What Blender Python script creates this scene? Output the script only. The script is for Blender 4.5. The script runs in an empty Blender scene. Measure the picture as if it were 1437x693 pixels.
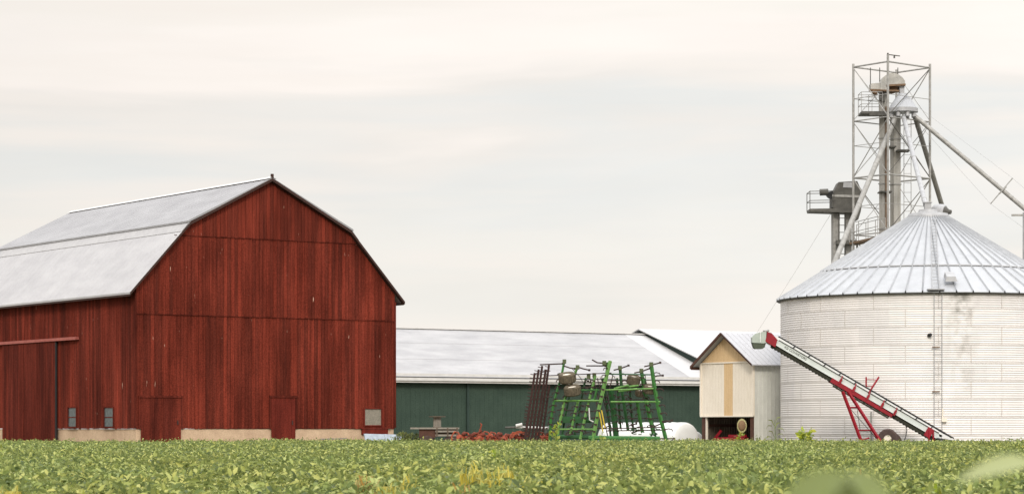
import bpy, math, random
import numpy as np
from mathutils import Vector, Matrix
random.seed(7)
R = math.radians
scene = bpy.context.scene
COL = scene.collection
F, CX, HY, CAMZ = 3450.0, 718.5, 600.0, 1.5

def P(px, py, Y):                       # photo direction + real distance -> point in the place
    return Vector(((px-CX)/F*Y, Y, CAMZ+(HY-py)/F*Y))
def zat(py, Y): return CAMZ+(HY-py)/F*Y

# ------------------------------------------------------------------ materials
def mat(name, c1, c2=None, rough=.7, metal=0., scale=3., stretch=(1,1,1), island=0., bump=0., spec=.3, trans=0., fine=0., streak=0., flecks=0.):
    m = bpy.data.materials.new(name); m.use_nodes = True
    nt = m.node_tree; N = nt.nodes; L = nt.links
    b = N['Principled BSDF']
    b.inputs['Roughness'].default_value = rough; b.inputs['Metallic'].default_value = metal
    b.inputs['Specular IOR Level'].default_value = spec
    c2 = c2 or tuple(x*.8 for x in c1)
    tc = N.new('ShaderNodeTexCoord'); mp = N.new('ShaderNodeMapping'); mp.inputs['Scale'].default_value = stretch
    L.new(tc.outputs['Object'], mp.inputs['Vector'])
    no = N.new('ShaderNodeTexNoise'); no.inputs['Scale'].default_value = scale; no.inputs['Detail'].default_value = 6; no.inputs['Roughness'].default_value = .65
    L.new(mp.outputs['Vector'], no.inputs['Vector'])
    fac = N.new('ShaderNodeMapRange'); fac.inputs['From Min'].default_value = .3; fac.inputs['From Max'].default_value = .7
    L.new(no.outputs['Fac'], fac.inputs['Value'])
    out = fac.outputs['Result']
    if island:
        g = N.new('ShaderNodeNewGeometry'); mx = N.new('ShaderNodeMix'); mx.inputs['Factor'].default_value = island
        L.new(out, mx.inputs['A']); L.new(g.outputs['Random Per Island'], mx.inputs['B']); out = mx.outputs['Result']
    cm = N.new('ShaderNodeMix'); cm.data_type = 'RGBA'
    cm.inputs['A'].default_value = (*c1, 1); cm.inputs['B'].default_value = (*c2, 1)
    L.new(out, cm.inputs['Factor'])
    col = cm.outputs['Result']
    if fine:
        n2 = N.new('ShaderNodeTexNoise'); n2.inputs['Scale'].default_value = 22; n2.inputs['Detail'].default_value = 3
        L.new(tc.outputs['Object'], n2.inputs['Vector'])
        mr = N.new('ShaderNodeMapRange'); mr.inputs['From Min'].default_value = .3; mr.inputs['From Max'].default_value = .7
        mr.inputs['To Min'].default_value = 1-fine; mr.inputs['To Max'].default_value = 1+fine
        L.new(n2.outputs['Fac'], mr.inputs['Value'])
        vm = N.new('ShaderNodeVectorMath'); vm.operation = 'SCALE'
        L.new(col, vm.inputs[0]); L.new(mr.outputs['Result'], vm.inputs['Scale']); col = vm.outputs['Vector']
    if streak:
        mp3 = N.new('ShaderNodeMapping'); mp3.inputs['Scale'].default_value = (5.5, 5.5, .22); L.new(tc.outputs['Object'], mp3.inputs['Vector'])
        n3 = N.new('ShaderNodeTexNoise'); n3.inputs['Scale'].default_value = 1.; n3.inputs['Detail'].default_value = 7; n3.inputs['Roughness'].default_value = .7; L.new(mp3.outputs[0], n3.inputs['Vector'])
        mr3 = N.new('ShaderNodeMapRange'); mr3.inputs['From Min'].default_value = .36; mr3.inputs['From Max'].default_value = .64
        mr3.inputs['To Min'].default_value = 1-streak; mr3.inputs['To Max'].default_value = 1+streak*.8; L.new(n3.outputs['Fac'], mr3.inputs['Value'])
        vm3 = N.new('ShaderNodeVectorMath'); vm3.operation = 'SCALE'; L.new(col, vm3.inputs[0]); L.new(mr3.outputs['Result'], vm3.inputs['Scale']); col = vm3.outputs['Vector']
        n5 = N.new('ShaderNodeTexNoise'); n5.inputs['Scale'].default_value = .45; n5.inputs['Detail'].default_value = 4
        mp5 = N.new('ShaderNodeMapping'); mp5.inputs['Scale'].default_value = (1.6, 1.6, .5); L.new(tc.outputs['Object'], mp5.inputs['Vector']); L.new(mp5.outputs[0], n5.inputs['Vector'])
        mr5 = N.new('ShaderNodeMapRange'); mr5.inputs['From Min'].default_value = .35; mr5.inputs['From Max'].default_value = .65; mr5.inputs['To Min'].default_value = .72; mr5.inputs['To Max'].default_value = 1.22
        L.new(n5.outputs['Fac'], mr5.inputs['Value']); vm5 = N.new('ShaderNodeVectorMath'); vm5.operation = 'SCALE'; L.new(col, vm5.inputs[0]); L.new(mr5.outputs['Result'], vm5.inputs['Scale']); col = vm5.outputs['Vector']
    if flecks:
        mp4 = N.new('ShaderNodeMapping'); mp4.inputs['Scale'].default_value = (10, 10, 1.6); L.new(tc.outputs['Object'], mp4.inputs['Vector'])
        n4 = N.new('ShaderNodeTexNoise'); n4.inputs['Scale'].default_value = 1.; n4.inputs['Detail'].default_value = 2; L.new(mp4.outputs[0], n4.inputs['Vector'])
        mr4 = N.new('ShaderNodeMapRange'); mr4.inputs['From Min'].default_value = .75; mr4.inputs['From Max'].default_value = .79; L.new(n4.outputs['Fac'], mr4.inputs['Value'])
        cm4 = N.new('ShaderNodeMix'); cm4.data_type = 'RGBA'; cm4.inputs['B'].default_value = (.50, .30, .22, 1)
        L.new(mr4.outputs['Result'], cm4.inputs['Factor']); L.new(col, cm4.inputs['A']); col = cm4.outputs['Result']
    L.new(col, b.inputs['Base Color'])
    if bump:
        bp = N.new('ShaderNodeBump'); bp.inputs['Strength'].default_value = bump; bp.inputs['Distance'].default_value = .02
        L.new(no.outputs['Fac'], bp.inputs['Height']); L.new(bp.outputs['Normal'], b.inputs['Normal'])
    if trans:
        t = N.new('ShaderNodeBsdfTranslucent'); ms = N.new('ShaderNodeMixShader'); ms.inputs['Fac'].default_value = trans
        L.new(col, t.inputs['Color']); L.new(b.outputs['BSDF'], ms.inputs[1]); L.new(t.outputs['BSDF'], ms.inputs[2])
        L.new(ms.outputs['Shader'], N['Material Output'].inputs['Surface'])
    m['bn'] = 1
    return m

def leafmat(name, stops, trans=.3, rough=.5, patch=None):
    m = bpy.data.materials.new(name); m.use_nodes = True
    nt = m.node_tree; N = nt.nodes; L = nt.links; b = N['Principled BSDF']
    b.inputs['Roughness'].default_value = rough; b.inputs['Specular IOR Level'].default_value = .35
    g = N.new('ShaderNodeNewGeometry'); cr = N.new('ShaderNodeValToRGB')
    el = cr.color_ramp.elements
    el[0].position = stops[0][0]; el[0].color = (*stops[0][1], 1)
    el[1].position = stops[-1][0]; el[1].color = (*stops[-1][1], 1)
    for p_, c_ in stops[1:-1]:
        e = el.new(p_); e.color = (*c_, 1)
    L.new(g.outputs['Random Per Island'], cr.inputs['Fac'])
    col = cr.outputs['Color']
    # low frequency change of the crop's own colour over the field
    tc = N.new('ShaderNodeTexCoord'); no = N.new('ShaderNodeTexNoise'); no.inputs['Scale'].default_value = .35; no.inputs['Detail'].default_value = 3
    L.new(tc.outputs['Object'], no.inputs['Vector'])
    mr = N.new('ShaderNodeMapRange'); mr.inputs['From Min'].default_value = .38; mr.inputs['From Max'].default_value = .68
    L.new(no.outputs['Fac'], mr.inputs['Value'])
    mx = N.new('ShaderNodeMix'); mx.data_type = 'RGBA'; mx.blend_type = 'MULTIPLY'
    mx.inputs['B'].default_value = (*(patch or (1.15, 1.0, .75)), 1)
    L.new(mr.outputs['Result'], mx.inputs['Factor']); L.new(col, mx.inputs['A']); col = mx.outputs['Result']
    # pale underside
    mb = N.new('ShaderNodeMix'); mb.data_type = 'RGBA'; mb.inputs['B'].default_value = (.24, .29, .12, 1)
    fm = N.new('ShaderNodeMath'); fm.operation = 'MULTIPLY'; fm.inputs[1].default_value = .45
    L.new(g.outputs['Backfacing'], fm.inputs[0]); L.new(fm.outputs[0], mb.inputs['Factor']); L.new(col, mb.inputs['A']); col = mb.outputs['Result']
    L.new(col, b.inputs['Base Color'])
    t = N.new('ShaderNodeBsdfTranslucent'); ms = N.new('ShaderNodeMixShader'); ms.inputs['Fac'].default_value = trans
    L.new(col, t.inputs['Color']); L.new(b.outputs['BSDF'], ms.inputs[1]); L.new(t.outputs['BSDF'], ms.inputs[2])
    L.new(ms.outputs['Shader'], N['Material Output'].inputs['Surface'])
    return m

M = {}
RED1, RED2 = (.180, .030, .017), (.070, .0155, .010)
M['barn'] = mat('barn_red_boards', RED1, RED2, .85, scale=1.6, stretch=(5, 5, .35), island=.6, bump=.4, fine=.35, spec=.04, streak=.30, flecks=1)
M['barn_dark'] = mat('barn_door_boards', (.135, .024, .014), (.060, .013, .009), .85, scale=1.6, stretch=(5, 5, .35), island=.45, bump=.4, fine=.3, spec=.04, streak=.3)
M['barn_bright'] = mat('barn_door_paint', (.155, .024, .015), (.10, .018, .012), .75, scale=1.2, stretch=(4, 4, .5), island=.25, fine=.25, spec=.05, streak=.2)
M['rail_red'] = mat('faded_red_rail', (.36, .11, .085), (.25, .06, .045), .6, scale=3)
M['barn_back'] = mat('barn_dark_backing', (.012, .006, .004), None, .95)
M['trim_dark'] = mat('dark_trim', (.05, .022, .016), (.03, .014, .01), .8)
M['foundation'] = mat('foundation_concrete', (.52, .38, .25), (.38, .26, .17), .9, scale=1.4, bump=.3, fine=.15)
M['roof_upper'] = mat('galvanized_roof_upper', (.31, .305, .305), (.235, .23, .232), .6, scale=.8, stretch=(1, .5, 1), spec=.3, fine=.08)  # darker grey on the upper slopes than on the lower
M['roof_lower'] = mat('galvanized_roof', (.42, .41, .405), (.33, .32, .322), .6, scale=.9, stretch=(1, .5, 1), spec=.3, fine=.06)
M['roof_seam'] = mat('roof_flashing', (.42, .41, .40), (.33, .32, .32), .55, scale=3)
M['glass'] = mat('dusty_glass', (.10, .115, .115), (.05, .06, .06), .25, scale=6, spec=.5)
M['glass_pale'] = mat('boarded_pane', (.24, .21, .165), (.16, .145, .11), .6, scale=9, spec=.4, fine=.25)
M['green_wall'] = mat('green_steel_siding', (.042, .066, .048), (.029, .049, .036), .7, scale=1.2, fine=.4, bump=.05, spec=.2)
M['green_dark'] = mat('green_trim', (.028, .050, .040), (.02, .035, .028), .6)
M['shed_roof'] = mat('long_roof_steel', (.37, .362, .358), (.26, .256, .256), .6, scale=.9, stretch=(.45, 1.2, 1), fine=.07)
M['white_roof'] = mat('white_roof_steel', (.47, .46, .45), (.40, .395, .39), .55, scale=.6)
M['white_trim'] = mat('white_trim', (.62, .60, .57), (.50, .485, .46), .6, scale=2)
M['bin_roof'] = mat('bin_roof_steel', (.41, .42, .43), (.31, .318, .33), .5, scale=1.5, stretch=(1, 1, .4), island=.35, spec=.4, fine=.06)
M['bin_rib'] = mat('bin_roof_rib', (.37, .38, .39), (.27, .278, .288), .5, scale=3, spec=.4)
M['steel'] = mat('galvanized_steel', (.37, .36, .335), (.22, .213, .195), .55, metal=.25, scale=5)
M['steel_lt'] = mat('bright_galvanized_steel', (.40, .40, .40), (.29, .29, .29), .5, metal=.2, scale=3)
M['seam'] = mat('bin_seam_steel', (.58, .54, .50), (.40, .37, .34), .6, scale=2)
M['trunk'] = mat('elevator_trunk_steel', (.44, .425, .385), (.29, .275, .24), .6, metal=.1, scale=1.5, stretch=(3, 3, .5), fine=.1)
M['rust_shade'] = mat('rust_and_shade_steel', (.20, .125, .07), (.12, .075, .045), .8, scale=4)  # rust on real parts, and the left trunk's painted shaded face
M['mid_steel'] = mat('dull_grey_steel', (.24, .23, .205), (.15, .145, .13), .65, scale=4)
M['dark_steel'] = mat('weathered_dark_steel', (.115, .11, .095), (.06, .057, .05), .7, scale=4)
M['cream'] = mat('cream_siding', (.76, .69, .58), (.68, .61, .50), .7, scale=2, stretch=(3, 3, .6), fine=.05)
M['ochre'] = mat('tan_siding', (.66, .475, .27), (.54, .37, .19), .75, scale=3, stretch=(6, 6, .4), fine=.1)
M['grey_siding'] = mat('grey_steel_siding', (.64, .64, .585), (.54, .54, .49), .6, scale=1.5, fine=.06)
M['hut_roof'] = mat('hut_roof_steel', (.43, .43, .44), (.37, .37, .38), .55, scale=1)
M['brown_wood'] = mat('brown_wood', (.10, .045, .03), (.055, .028, .02), .85, scale=5)
M['dark_wood'] = mat('grey_brown_slats', (.15, .115, .08), (.07, .05, .037), .9, scale=6, island=.5)
M['grey_wood'] = mat('weathered_grey_wood', (.30, .27, .22), (.16, .14, .115), .85, scale=6, island=.4)
M['machine_green'] = mat('green_machine_paint', (.045, .17, .032), (.03, .10, .025), .5, scale=6, fine=.25)
M['machine_green_lt'] = mat('light_green_paint', (.17, .31, .08), (.07, .19, .045), .5, scale=5, fine=.2)  # lighter green on some wing bars, crossbars and cylinders
M['machine_green_dk'] = mat('dark_green_paint', (.015, .085, .02), (.02, .055, .02), .6, scale=6)
M['olive'] = mat('dusty_olive_steel', (.10, .12, .055), (.06, .07, .035), .8, scale=9)
M['shank'] = mat('rusty_shank_steel', (.055, .032, .026), (.03, .02, .016), .8, scale=8)
M['harrow'] = mat('brown_rusted_bar', (.055, .024, .020), (.03, .015, .012), .8, scale=8)
M['tyre_dusty'] = mat('dusty_tyre_rubber', (.145, .115, .075), (.07, .058, .04), .95, scale=7, bump=.5, fine=.2)
M['tyre'] = mat('tyre_rubber', (.09, .06, .05), (.05, .035, .03), .95, scale=8)
M['orange'] = mat('faded_orange_paint', (.36, .075, .03), (.17, .035, .018), .7, scale=9, fine=.25)
M['orange_dk'] = mat('rusted_orange_steel', (.15, .03, .015), (.08, .02, .012), .8, scale=7)
M['red_machine'] = mat('red_machine_paint', (.30, .009, .02), (.18, .007, .013), .45, scale=4)
M['conv_body'] = mat('pale_conveyor_steel', (.60, .63, .60), (.50, .53, .50), .5, scale=2, spec=.4)
M['conv_top'] = mat('pale_conveyor_flashing', (.70, .70, .67), (.60, .60, .58), .5, scale=3)
M['hood'] = mat('pale_green_hood', (.40, .44, .385), (.33, .37, .32), .5, scale=3)
M['hood_dk'] = mat('hood_underside_dark', (.08, .095, .065), (.055, .065, .045), .7, scale=3)  # darker green for the underside of the discharge hood
M['belt'] = mat('conveyor_belt_rubber', (.040, .040, .026), (.025, .025, .018), .85, scale=8)
M['black'] = mat('black_rod', (.02, .02, .02), None, .6)
M['plastic'] = mat('white_silage_plastic', (.74, .74, .72), (.66, .66, .64), .45, scale=2, bump=.5, spec=.4)
M['slab'] = mat('pale_blue_grey_panel', (.38, .43, .47), (.26, .29, .33), .6, scale=5, bump=.3)
M['soil'] = mat('soil', (.06, .042, .028), (.035, .026, .018), .95, scale=1.5, bump=.4)
M['yard'] = mat('yard_gravel', (.20, .175, .13), (.10, .11, .055), .95, scale=.7, bump=.4, fine=.2)
M['stalk'] = mat('plant_stalk', (.15, .22, .05), (.10, .16, .04), .7, scale=6)
M['seedhead'] = mat('sunflower_seedhead', (.13, .075, .04), (.28, .18, .10), .9, scale=30)
M['petal'] = leafmat('sunflower_petal', [(0, (.62, .55, .30)), (1, (.80, .72, .45))], .3)
M['yellow_tube'] = mat('yellow_paint', (.60, .45, .06), (.5, .36, .05), .5)
M['soy'] = leafmat('soybean_leaf', [(0, (.045, .075, .013)), (.3, (.145, .19, .036)), (.7, (.27, .32, .078)), (1, (.43, .46, .155))], .32)
M['soy_near'] = leafmat('near_leaf', [(0, (.13, .17, .03)), (1, (.17, .21, .04))], .3)
M['soy_pale'] = leafmat('pale_near_leaf', [(0, (.38, .42, .20)), (1, (.43, .47, .24))], .3)
M['weed'] = leafmat('weed_leaf', [(0, (.22, .31, .03)), (.6, (.40, .46, .05)), (1, (.55, .56, .10))], .35)
M['straw'] = leafmat('yellowed_grass_blade', [(0, (.40, .34, .05)), (.5, (.58, .48, .06)), (1, (.66, .58, .14))], .3)
M['tan_weed'] = leafmat('orange_dry_weed', [(0, (.40, .22, .06)), (1, (.52, .36, .12))], .3)
M['bush'] = leafmat('bush_leaf', [(0, (.07, .09, .02)), (1, (.17, .19, .04))], .25)

def bin_wall_mat():
    m = bpy.data.materials.new('corrugated_bin_steel'); m.use_nodes = True
    nt = m.node_tree; N = nt.nodes; L = nt.links; b = N['Principled BSDF']
    b.inputs['Roughness'].default_value = .55; b.inputs['Metallic'].default_value = .15; b.inputs['Specular IOR Level'].default_value = .4
    tc = N.new('ShaderNodeTexCoord'); sx = N.new('ShaderNodeSeparateXYZ'); L.new(tc.outputs['Object'], sx.inputs[0])
    def math_(op, a, bb=None):
        n = N.new('ShaderNodeMath'); n.operation = op
        for i, v in enumerate((a, bb)):
            if v is None: continue
            if isinstance(v, (int, float)): n.inputs[i].default_value = v
            else: L.new(v, n.inputs[i])
        return n.outputs[0]
    ang = math_('ARCTAN2', sx.outputs['Y'], sx.outputs['X'])
    row = math_('FLOOR', math_('DIVIDE', math_('SUBTRACT', sx.outputs['Z'], .37), .81))
    par = math_('MULTIPLY', math_('MODULO', row, 2.0), .5)
    colm = math_('FLOOR', math_('ADD', math_('DIVIDE', ang, 2*math.pi/15), math_('ADD', par, .25)))
    cb = N.new('ShaderNodeCombineXYZ'); L.new(row, cb.inputs[0]); L.new(colm, cb.inputs[1])
    wn = N.new('ShaderNodeTexWhiteNoise'); wn.noise_dimensions = '2D'; L.new(cb.outputs[0], wn.inputs['Vector'])
    no = N.new('ShaderNodeTexNoise'); no.inputs['Scale'].default_value = .9; no.inputs['Detail'].default_value = 6
    L.new(tc.outputs['Object'], no.inputs['Vector'])
    mp = N.new('ShaderNodeMapping'); mp.inputs['Scale'].default_value = (5, 5, .5); L.new(tc.outputs['Object'], mp.inputs['Vector'])
    n2 = N.new('ShaderNodeTexNoise'); n2.inputs['Scale'].default_value = 1.; n2.inputs['Detail'].default_value = 5; L.new(mp.outputs[0], n2.inputs['Vector'])
    f = math_('ADD', math_('MULTIPLY', wn.outputs['Value'], .35), math_('MULTIPLY', no.outputs['Fac'], .8))
    f = math_('ADD', f, math_('MULTIPLY', n2.outputs['Fac'], .35))
    mr = N.new('ShaderNodeMapRange'); mr.inputs['From Min'].default_value = .5; mr.inputs['From Max'].default_value = 1.1; L.new(f, mr.inputs['Value'])
    cm = N.new('ShaderNodeMix'); cm.data_type = 'RGBA'; cm.inputs['A'].default_value = (.74, .70, .665, 1); cm.inputs['B'].default_value = (.62, .595, .575, 1)
    L.new(mr.outputs['Result'], cm.inputs['Factor'])
    # soot and rust streak below the ladder head
    dx = math_('SUBTRACT', ang, -math.pi/2+.045); g = math_('POWER', 2.718, math_('MULTIPLY', math_('MULTIPLY', dx, dx), -160.0))
    vz = N.new('ShaderNodeMapRange'); vz.inputs['From Min'].default_value = 2.0; vz.inputs['From Max'].default_value = 7.3; L.new(sx.outputs['Z'], vz.inputs['Value'])
    n3 = N.new('ShaderNodeTexNoise'); n3.inputs['Scale'].default_value = 2.2; n3.inputs['Detail'].default_value = 7; L.new(tc.outputs['Object'], n3.inputs['Vector'])
    n3r = N.new('ShaderNodeMapRange'); n3r.inputs['From Min'].default_value = .42; n3r.inputs['From Max'].default_value = .68; L.new(n3.outputs['Fac'], n3r.inputs['Value'])
    st = math_('MULTIPLY', math_('MULTIPLY', g, vz.outputs['Result']), math_('MULTIPLY', n3r.outputs['Result'], 1.1))
    c2 = N.new('ShaderNodeMix'); c2.data_type = 'RGBA'; c2.inputs['B'].default_value = (.26, .25, .22, 1)
    L.new(st, c2.inputs['Factor']); L.new(cm.outputs['Result'], c2.inputs['A'])
    L.new(c2.outputs['Result'], b.inputs['Base Color'])
    return m
M['bin_wall'] = bin_wall_mat()

# ------------------------------------------------------------------ mesh builder
class MB:
    def __init__(s): s.v = []; s.f = []
    def add(s, vs, fs):
        o = len(s.v); s.v += [Vector(v) for v in vs]; s.f += [tuple(i+o for i in f) for f in fs]; return s
    def hexa(s, p):                     # 8 corners: bottom loop, top loop
        return s.add(p, [(3,2,1,0),(4,5,6,7),(0,1,5,4),(1,2,6,5),(2,3,7,6),(3,0,4,7)])
    def box(s, c, d, rz=0.):
        c = Vector(c); h = [x/2 for x in d]; m = Matrix.Rotation(rz, 3, 'Z')
        return s.hexa([c+m@Vector((x*h[0], y*h[1], z*h[2])) for z in (-1,1) for x, y in ((-1,-1),(1,-1),(1,1),(-1,1))])
    def ext(s, poly, off):              # closed polygon (3D pts) extruded by a vector
        n = len(poly); off = Vector(off); a = [Vector(p) for p in poly]; b = [p+off for p in a]
        return s.add(a+b, [tuple(range(n-1, -1, -1)), tuple(range(n, 2*n))]+[(i, (i+1) % n, n+(i+1) % n, n+i) for i in range(n)])
    def tube(s, pts, r, n=8, r2=None):
        pts = [Vector(p) for p in pts]; k = len(pts); rings = []
        prev = None
        for i, p in enumerate(pts):
            d = (pts[min(i+1, k-1)]-pts[max(i-1, 0)]).normalized()
            if prev is None:
                u = d.orthogonal().normalized()
            else:
                u = (prev-d*prev.dot(d)).normalized()
            prev = u; w = d.cross(u)
            rr = r if r2 is None else r+(r2-r)*i/(k-1)
            rings.append([p+(u*math.cos(a)+w*math.sin(a))*rr for a in [2*math.pi*j/n+math.pi/n for j in range(n)]])
        vs = [v for rg in rings for v in rg]
        fs = [(i*n+j, i*n+(j+1) % n, (i+1)*n+(j+1) % n, (i+1)*n+j) for i in range(k-1) for j in range(n)]
        fs += [tuple(range(n-1, -1, -1)), tuple(range((k-1)*n, k*n))]
        return s.add(vs, fs)
    def bar(s, a, b, w, h=None):        # square bar
        return s.tube([a, b], (w if h is None else (w+h)/2)*.7071, 4)
    def lathe(s, prof, base, axis=(0,0,1), n=24, close=True):
        base = Vector(base); ax = Vector(axis).normalized(); u = ax.orthogonal().normalized(); w = ax.cross(u)
        vs = []; k = len(prof)
        for r, z in prof:
            for j in range(n):
                a = 2*math.pi*j/n; vs.append(base+ax*z+(u*math.cos(a)+w*math.sin(a))*r)
        fs = [(i*n+j, i*n+(j+1) % n, (i+1)*n+(j+1) % n, (i+1)*n+j) for i in range(k-1) for j in range(n)]
        if close: fs += [tuple(range(n-1, -1, -1)), tuple(range((k-1)*n, k*n))]
        return s.add(vs, fs)
    def build(s, name, m, parent=None, world=True, smooth=False):
        me = bpy.data.meshes.new(name)
        vs = s.v
        if parent is not None and world:
            root = parent
            while root.parent: root = root.parent
            inv = Matrix.Rotation(-root.rotation_euler.z, 3, 'Z'); loc = root.location
            vs = [inv@(v-loc) for v in vs]
        me.from_pydata([tuple(v) for v in vs], [], s.f); me.update()
        if smooth: me.shade_smooth()
        me.materials.append(m)
        o = bpy.data.objects.new(name, me); COL.objects.link(o)
        if parent is not None: o.parent = parent
        return o
def tag(o, label=None, cat=None, group=None, kind=None):
    if label: o['label'] = label
    if cat: o['category'] = cat
    if group: o['group'] = group
    if kind: o['kind'] = kind
    return o
def thing(name, loc, label, cat, group=None, rz=0.):
    o = bpy.data.objects.new(name, None); COL.objects.link(o); o.location = loc; o.rotation_euler = (0,0,rz)
    return tag(o, label, cat, group)
def raywall(A, d, px):                  # distance along a vertical plane from A in direction d at photo column px
    q = (px-CX)/F
    s = (q*A[1]-A[0])/(d[0]-q*d[1])
    return s, A[1]+s*d[1]

# ------------------------------------------------------------------ ground
g = MB().add([(-1500,-200,0),(1500,-200,0),(1500,2500,0),(-1500,2500,0)], [(0,1,2,3)]).build('ground', M['soil']); tag(g, kind='structure')
g = MB().add([(-300,107.6,.004),(300,107.6,.004),(300,400,.004),(-300,400,.004)], [(0,1,2,3)]).build('farmyard', M['yard']); tag(g, kind='structure')

# ------------------------------------------------------------------ barn
GD = Vector((.822, .569)).normalized(); SD = Vector((-GD.y, GD.x)); RZ = math.atan2(GD.y, GD.x)
BC = (-17.31, 113.0); BW = 14.0; BL = 22.0
barn = thing('barn', (BC[0], BC[1], 0), 'large red wooden gambrel barn with pale metal roof beside the green field', 'barn', rz=RZ)
def gp(px, py): s, Y = raywall(BC, GD, px); return s, zat(py, Y)
def sp(px, py): s, Y = raywall(BC, SD, px); return s, zat(py, Y)
EZ, BRS, BRZ, RDZ = 7.62, 2.66, 10.98, 13.25
OV = .42
sl1 = (BRZ-EZ)/(BRS+OV)
def roofz(x):
    x = min(x, BW-x)
    return EZ+sl1*(x+OV) if x < BRS else BRZ+(RDZ-BRZ)*(x-BRS)/(BW/2-BRS)
ZB, Z1, Z2 = 1.46, 6.77, 10.47
def boards(mb, x0, x1, z0, ztop, yf, yb, w=.19, axis='x', gap=.012):
    n = max(1, round((x1-x0)/w)); w = (x1-x0)/n
    for i in range(n):
        a, b = x0+i*w+gap/2, x0+(i+1)*w-gap/2
        j = random.uniform(-.006, .006); zb = z0+random.uniform(-.012, .02)
        za, zc = ztop(a), ztop(b)
        if max(za, zc) <= zb+.02: continue
        if axis == 'x': q = [(a,yf+j,zb),(b,yf+j,zb),(b,yb,zb),(a,yb,zb),(a,yf+j,za),(b,yf+j,zc),(b,yb,zc),(a,yb,za)]
        else: q = [(yf+j,b,zb),(yf+j,a,zb),(yb,a,zb),(yb,b,zb),(yf+j,b,zc),(yf+j,a,za),(yb,a,za),(yb,b,zc)]
        mb.hexa(q)
front = MB()
boards(front, 0, BW, ZB, lambda x: min(Z1, roofz(x)-.05), -.03, .0)
boards(front, 0, BW, Z1-.02, lambda x: min(Z2, roofz(x)-.05), -.06, -.033)
boards(front, 1.5, BW-1.5, Z2-.02, lambda x: roofz(x)-.05, -.09, -.063)
front.build('front_wall', M['barn'], barn, world=False)
side = MB(); boards(side, .0, BL, ZB, lambda y: EZ+.25, -.03, .0, axis='y')
side.build('side_wall', M['barn'], barn, world=False)
far = MB(); boards(far, 0, BL, ZB, lambda y: EZ+.25, BW+.03, BW, axis='y'); far.build('side_wall', M['barn'], barn, world=False)
bk = MB(); prof = [(0.02, ZB+.05), (BW-.02, ZB+.05), (BW-.02, EZ+.2), (BW-BRS, BRZ-.15), (BW/2, RDZ-.15), (BRS, BRZ-.15), (.02, EZ+.2)]
bk.ext([(x, .006, z) for x, z in prof], (0, BL-.012, 0)); bk.build('dark_backing', M['barn_back'], barn, world=False)  # solid near-black backing; the unlit inside is put into its colour
rear = MB(); boards(rear, 0, BW, ZB, lambda x: roofz(x)-.05, BL+.03, BL); rear.build('rear_wall', M['barn'], barn, world=False)
fd = MB(); fd.box((BW/2, .11, .72), (BW-.06, .2, 1.44)); fd.box((BW/2, BL-.11, .72), (BW-.06, .2, 1.44))
fd.box((.13, BL/2, .72), (.2, BL-.45, 1.44)); fd.box((BW-.13, BL/2, .72), (.2, BL-.45, 1.44))
fd.build('foundation', M['foundation'], barn, world=False)
# roof: four slopes with real thickness, ribs and flashing
def slope(xa, za, xb, zb, y0, y1, t=.09):
    m = MB(); m.hexa([(xa,y0,za),(xb,y0,zb),(xb,y1,zb),(xa,y1,za),(xa,y0,za+t),(xb,y0,zb+t),(xb,y1,zb+t),(xa,y1,za+t)])
    d = Vector((xb-xa, 0, zb-za)); n = int((y1-y0)/.61)
    for i in range(n+1):
        y = y0+.05+i*(y1-y0-.1)/n
        m.hexa([(xa,y-.02,za+t),(xb,y-.02,zb+t),(xb,y+.02,zb+t),(xa,y+.02,za+t),(xa,y-.012,za+t+.014),(xb,y-.012,zb+t+.014),(xb,y+.012,zb+t+.014),(xa,y+.012,za+t+.014)])
    return m
Y0, Y1 = -.32, BL+.3
xc = BW/2
for sx in (0, 1):
    X = (lambda x: x) if sx == 0 else (lambda x: BW-x)
    slope(X(-OV), EZ, X(BRS), BRZ, Y0, Y1).build('lower_roof', M['roof_lower'], barn, world=False)
    slope(X(BRS-.14), BRZ+.04, X(xc-.01), RDZ+.02, Y0, Y1).build('upper_roof', M['roof_upper'], barn, world=False)
    fl = MB(); a = X(BRS-.45); b = X(BRS-.1); za = BRZ+.11-.45*sl1
    fl.hexa([(a,Y0,za),(b,Y0,BRZ+.02),(b,Y1,BRZ+.02),(a,Y1,za),(a,Y0,za+.015),(b,Y0,BRZ+.05),(b,Y1,BRZ+.05),(a,Y1,za+.015)])
    fl.build('flashing', M['roof_seam'], barn, world=False)
    # rake boards following the gable edge, front
    rk = MB()
    for (xa, z_a, xb, z_b) in ((-OV, EZ, BRS, BRZ), (BRS, BRZ, xc, RDZ)):
        a, b = X(xa), X(xb)
        rk.hexa([(a,Y0-.02,z_a-.05),(b,Y0-.02,z_b-.05),(b,Y0+.04,z_b-.05),(a,Y0+.04,z_a-.05),(a,Y0-.02,z_a+.085),(b,Y0-.02,z_b+.085),(b,Y0+.04,z_b+.085),(a,Y0+.04,z_a+.085)])
        rk.hexa([(a,Y0+.05,z_a-.06),(b,Y0+.05,z_b-.06),(b,-.095,z_b-.06),(a,-.095,z_a-.06),(a,Y0+.05,z_a-.01),(b,Y0+.05,z_b-.01),(b,-.095,z_b-.01),(a,-.095,z_a-.01)])
    rk.build('rake_board', M['trim_dark'], barn, world=False)
    ev = MB(); x_ = X(-OV+.03); ev.box((x_, BL/2, EZ-.045), (.05, BL+.5, .085)); ev.build('eave_board', M['trim_dark'], barn, world=False)
cap = MB(); cap.ext([(xc-.22, Y0-.01, RDZ+.06), (xc, Y0-.01, RDZ+.13), (xc+.22, Y0-.01, RDZ+.06), (xc, Y0-.01, RDZ+.17)], (0, Y1-Y0+.02, 0)); cap.build('ridge_cap', M['white_trim'], barn, world=False)
fin = MB().box((xc, Y0+.03, RDZ+.2), (.12, .1, .18)).build('ridge_tip', M['trim_dark'], barn, world=False)
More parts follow.
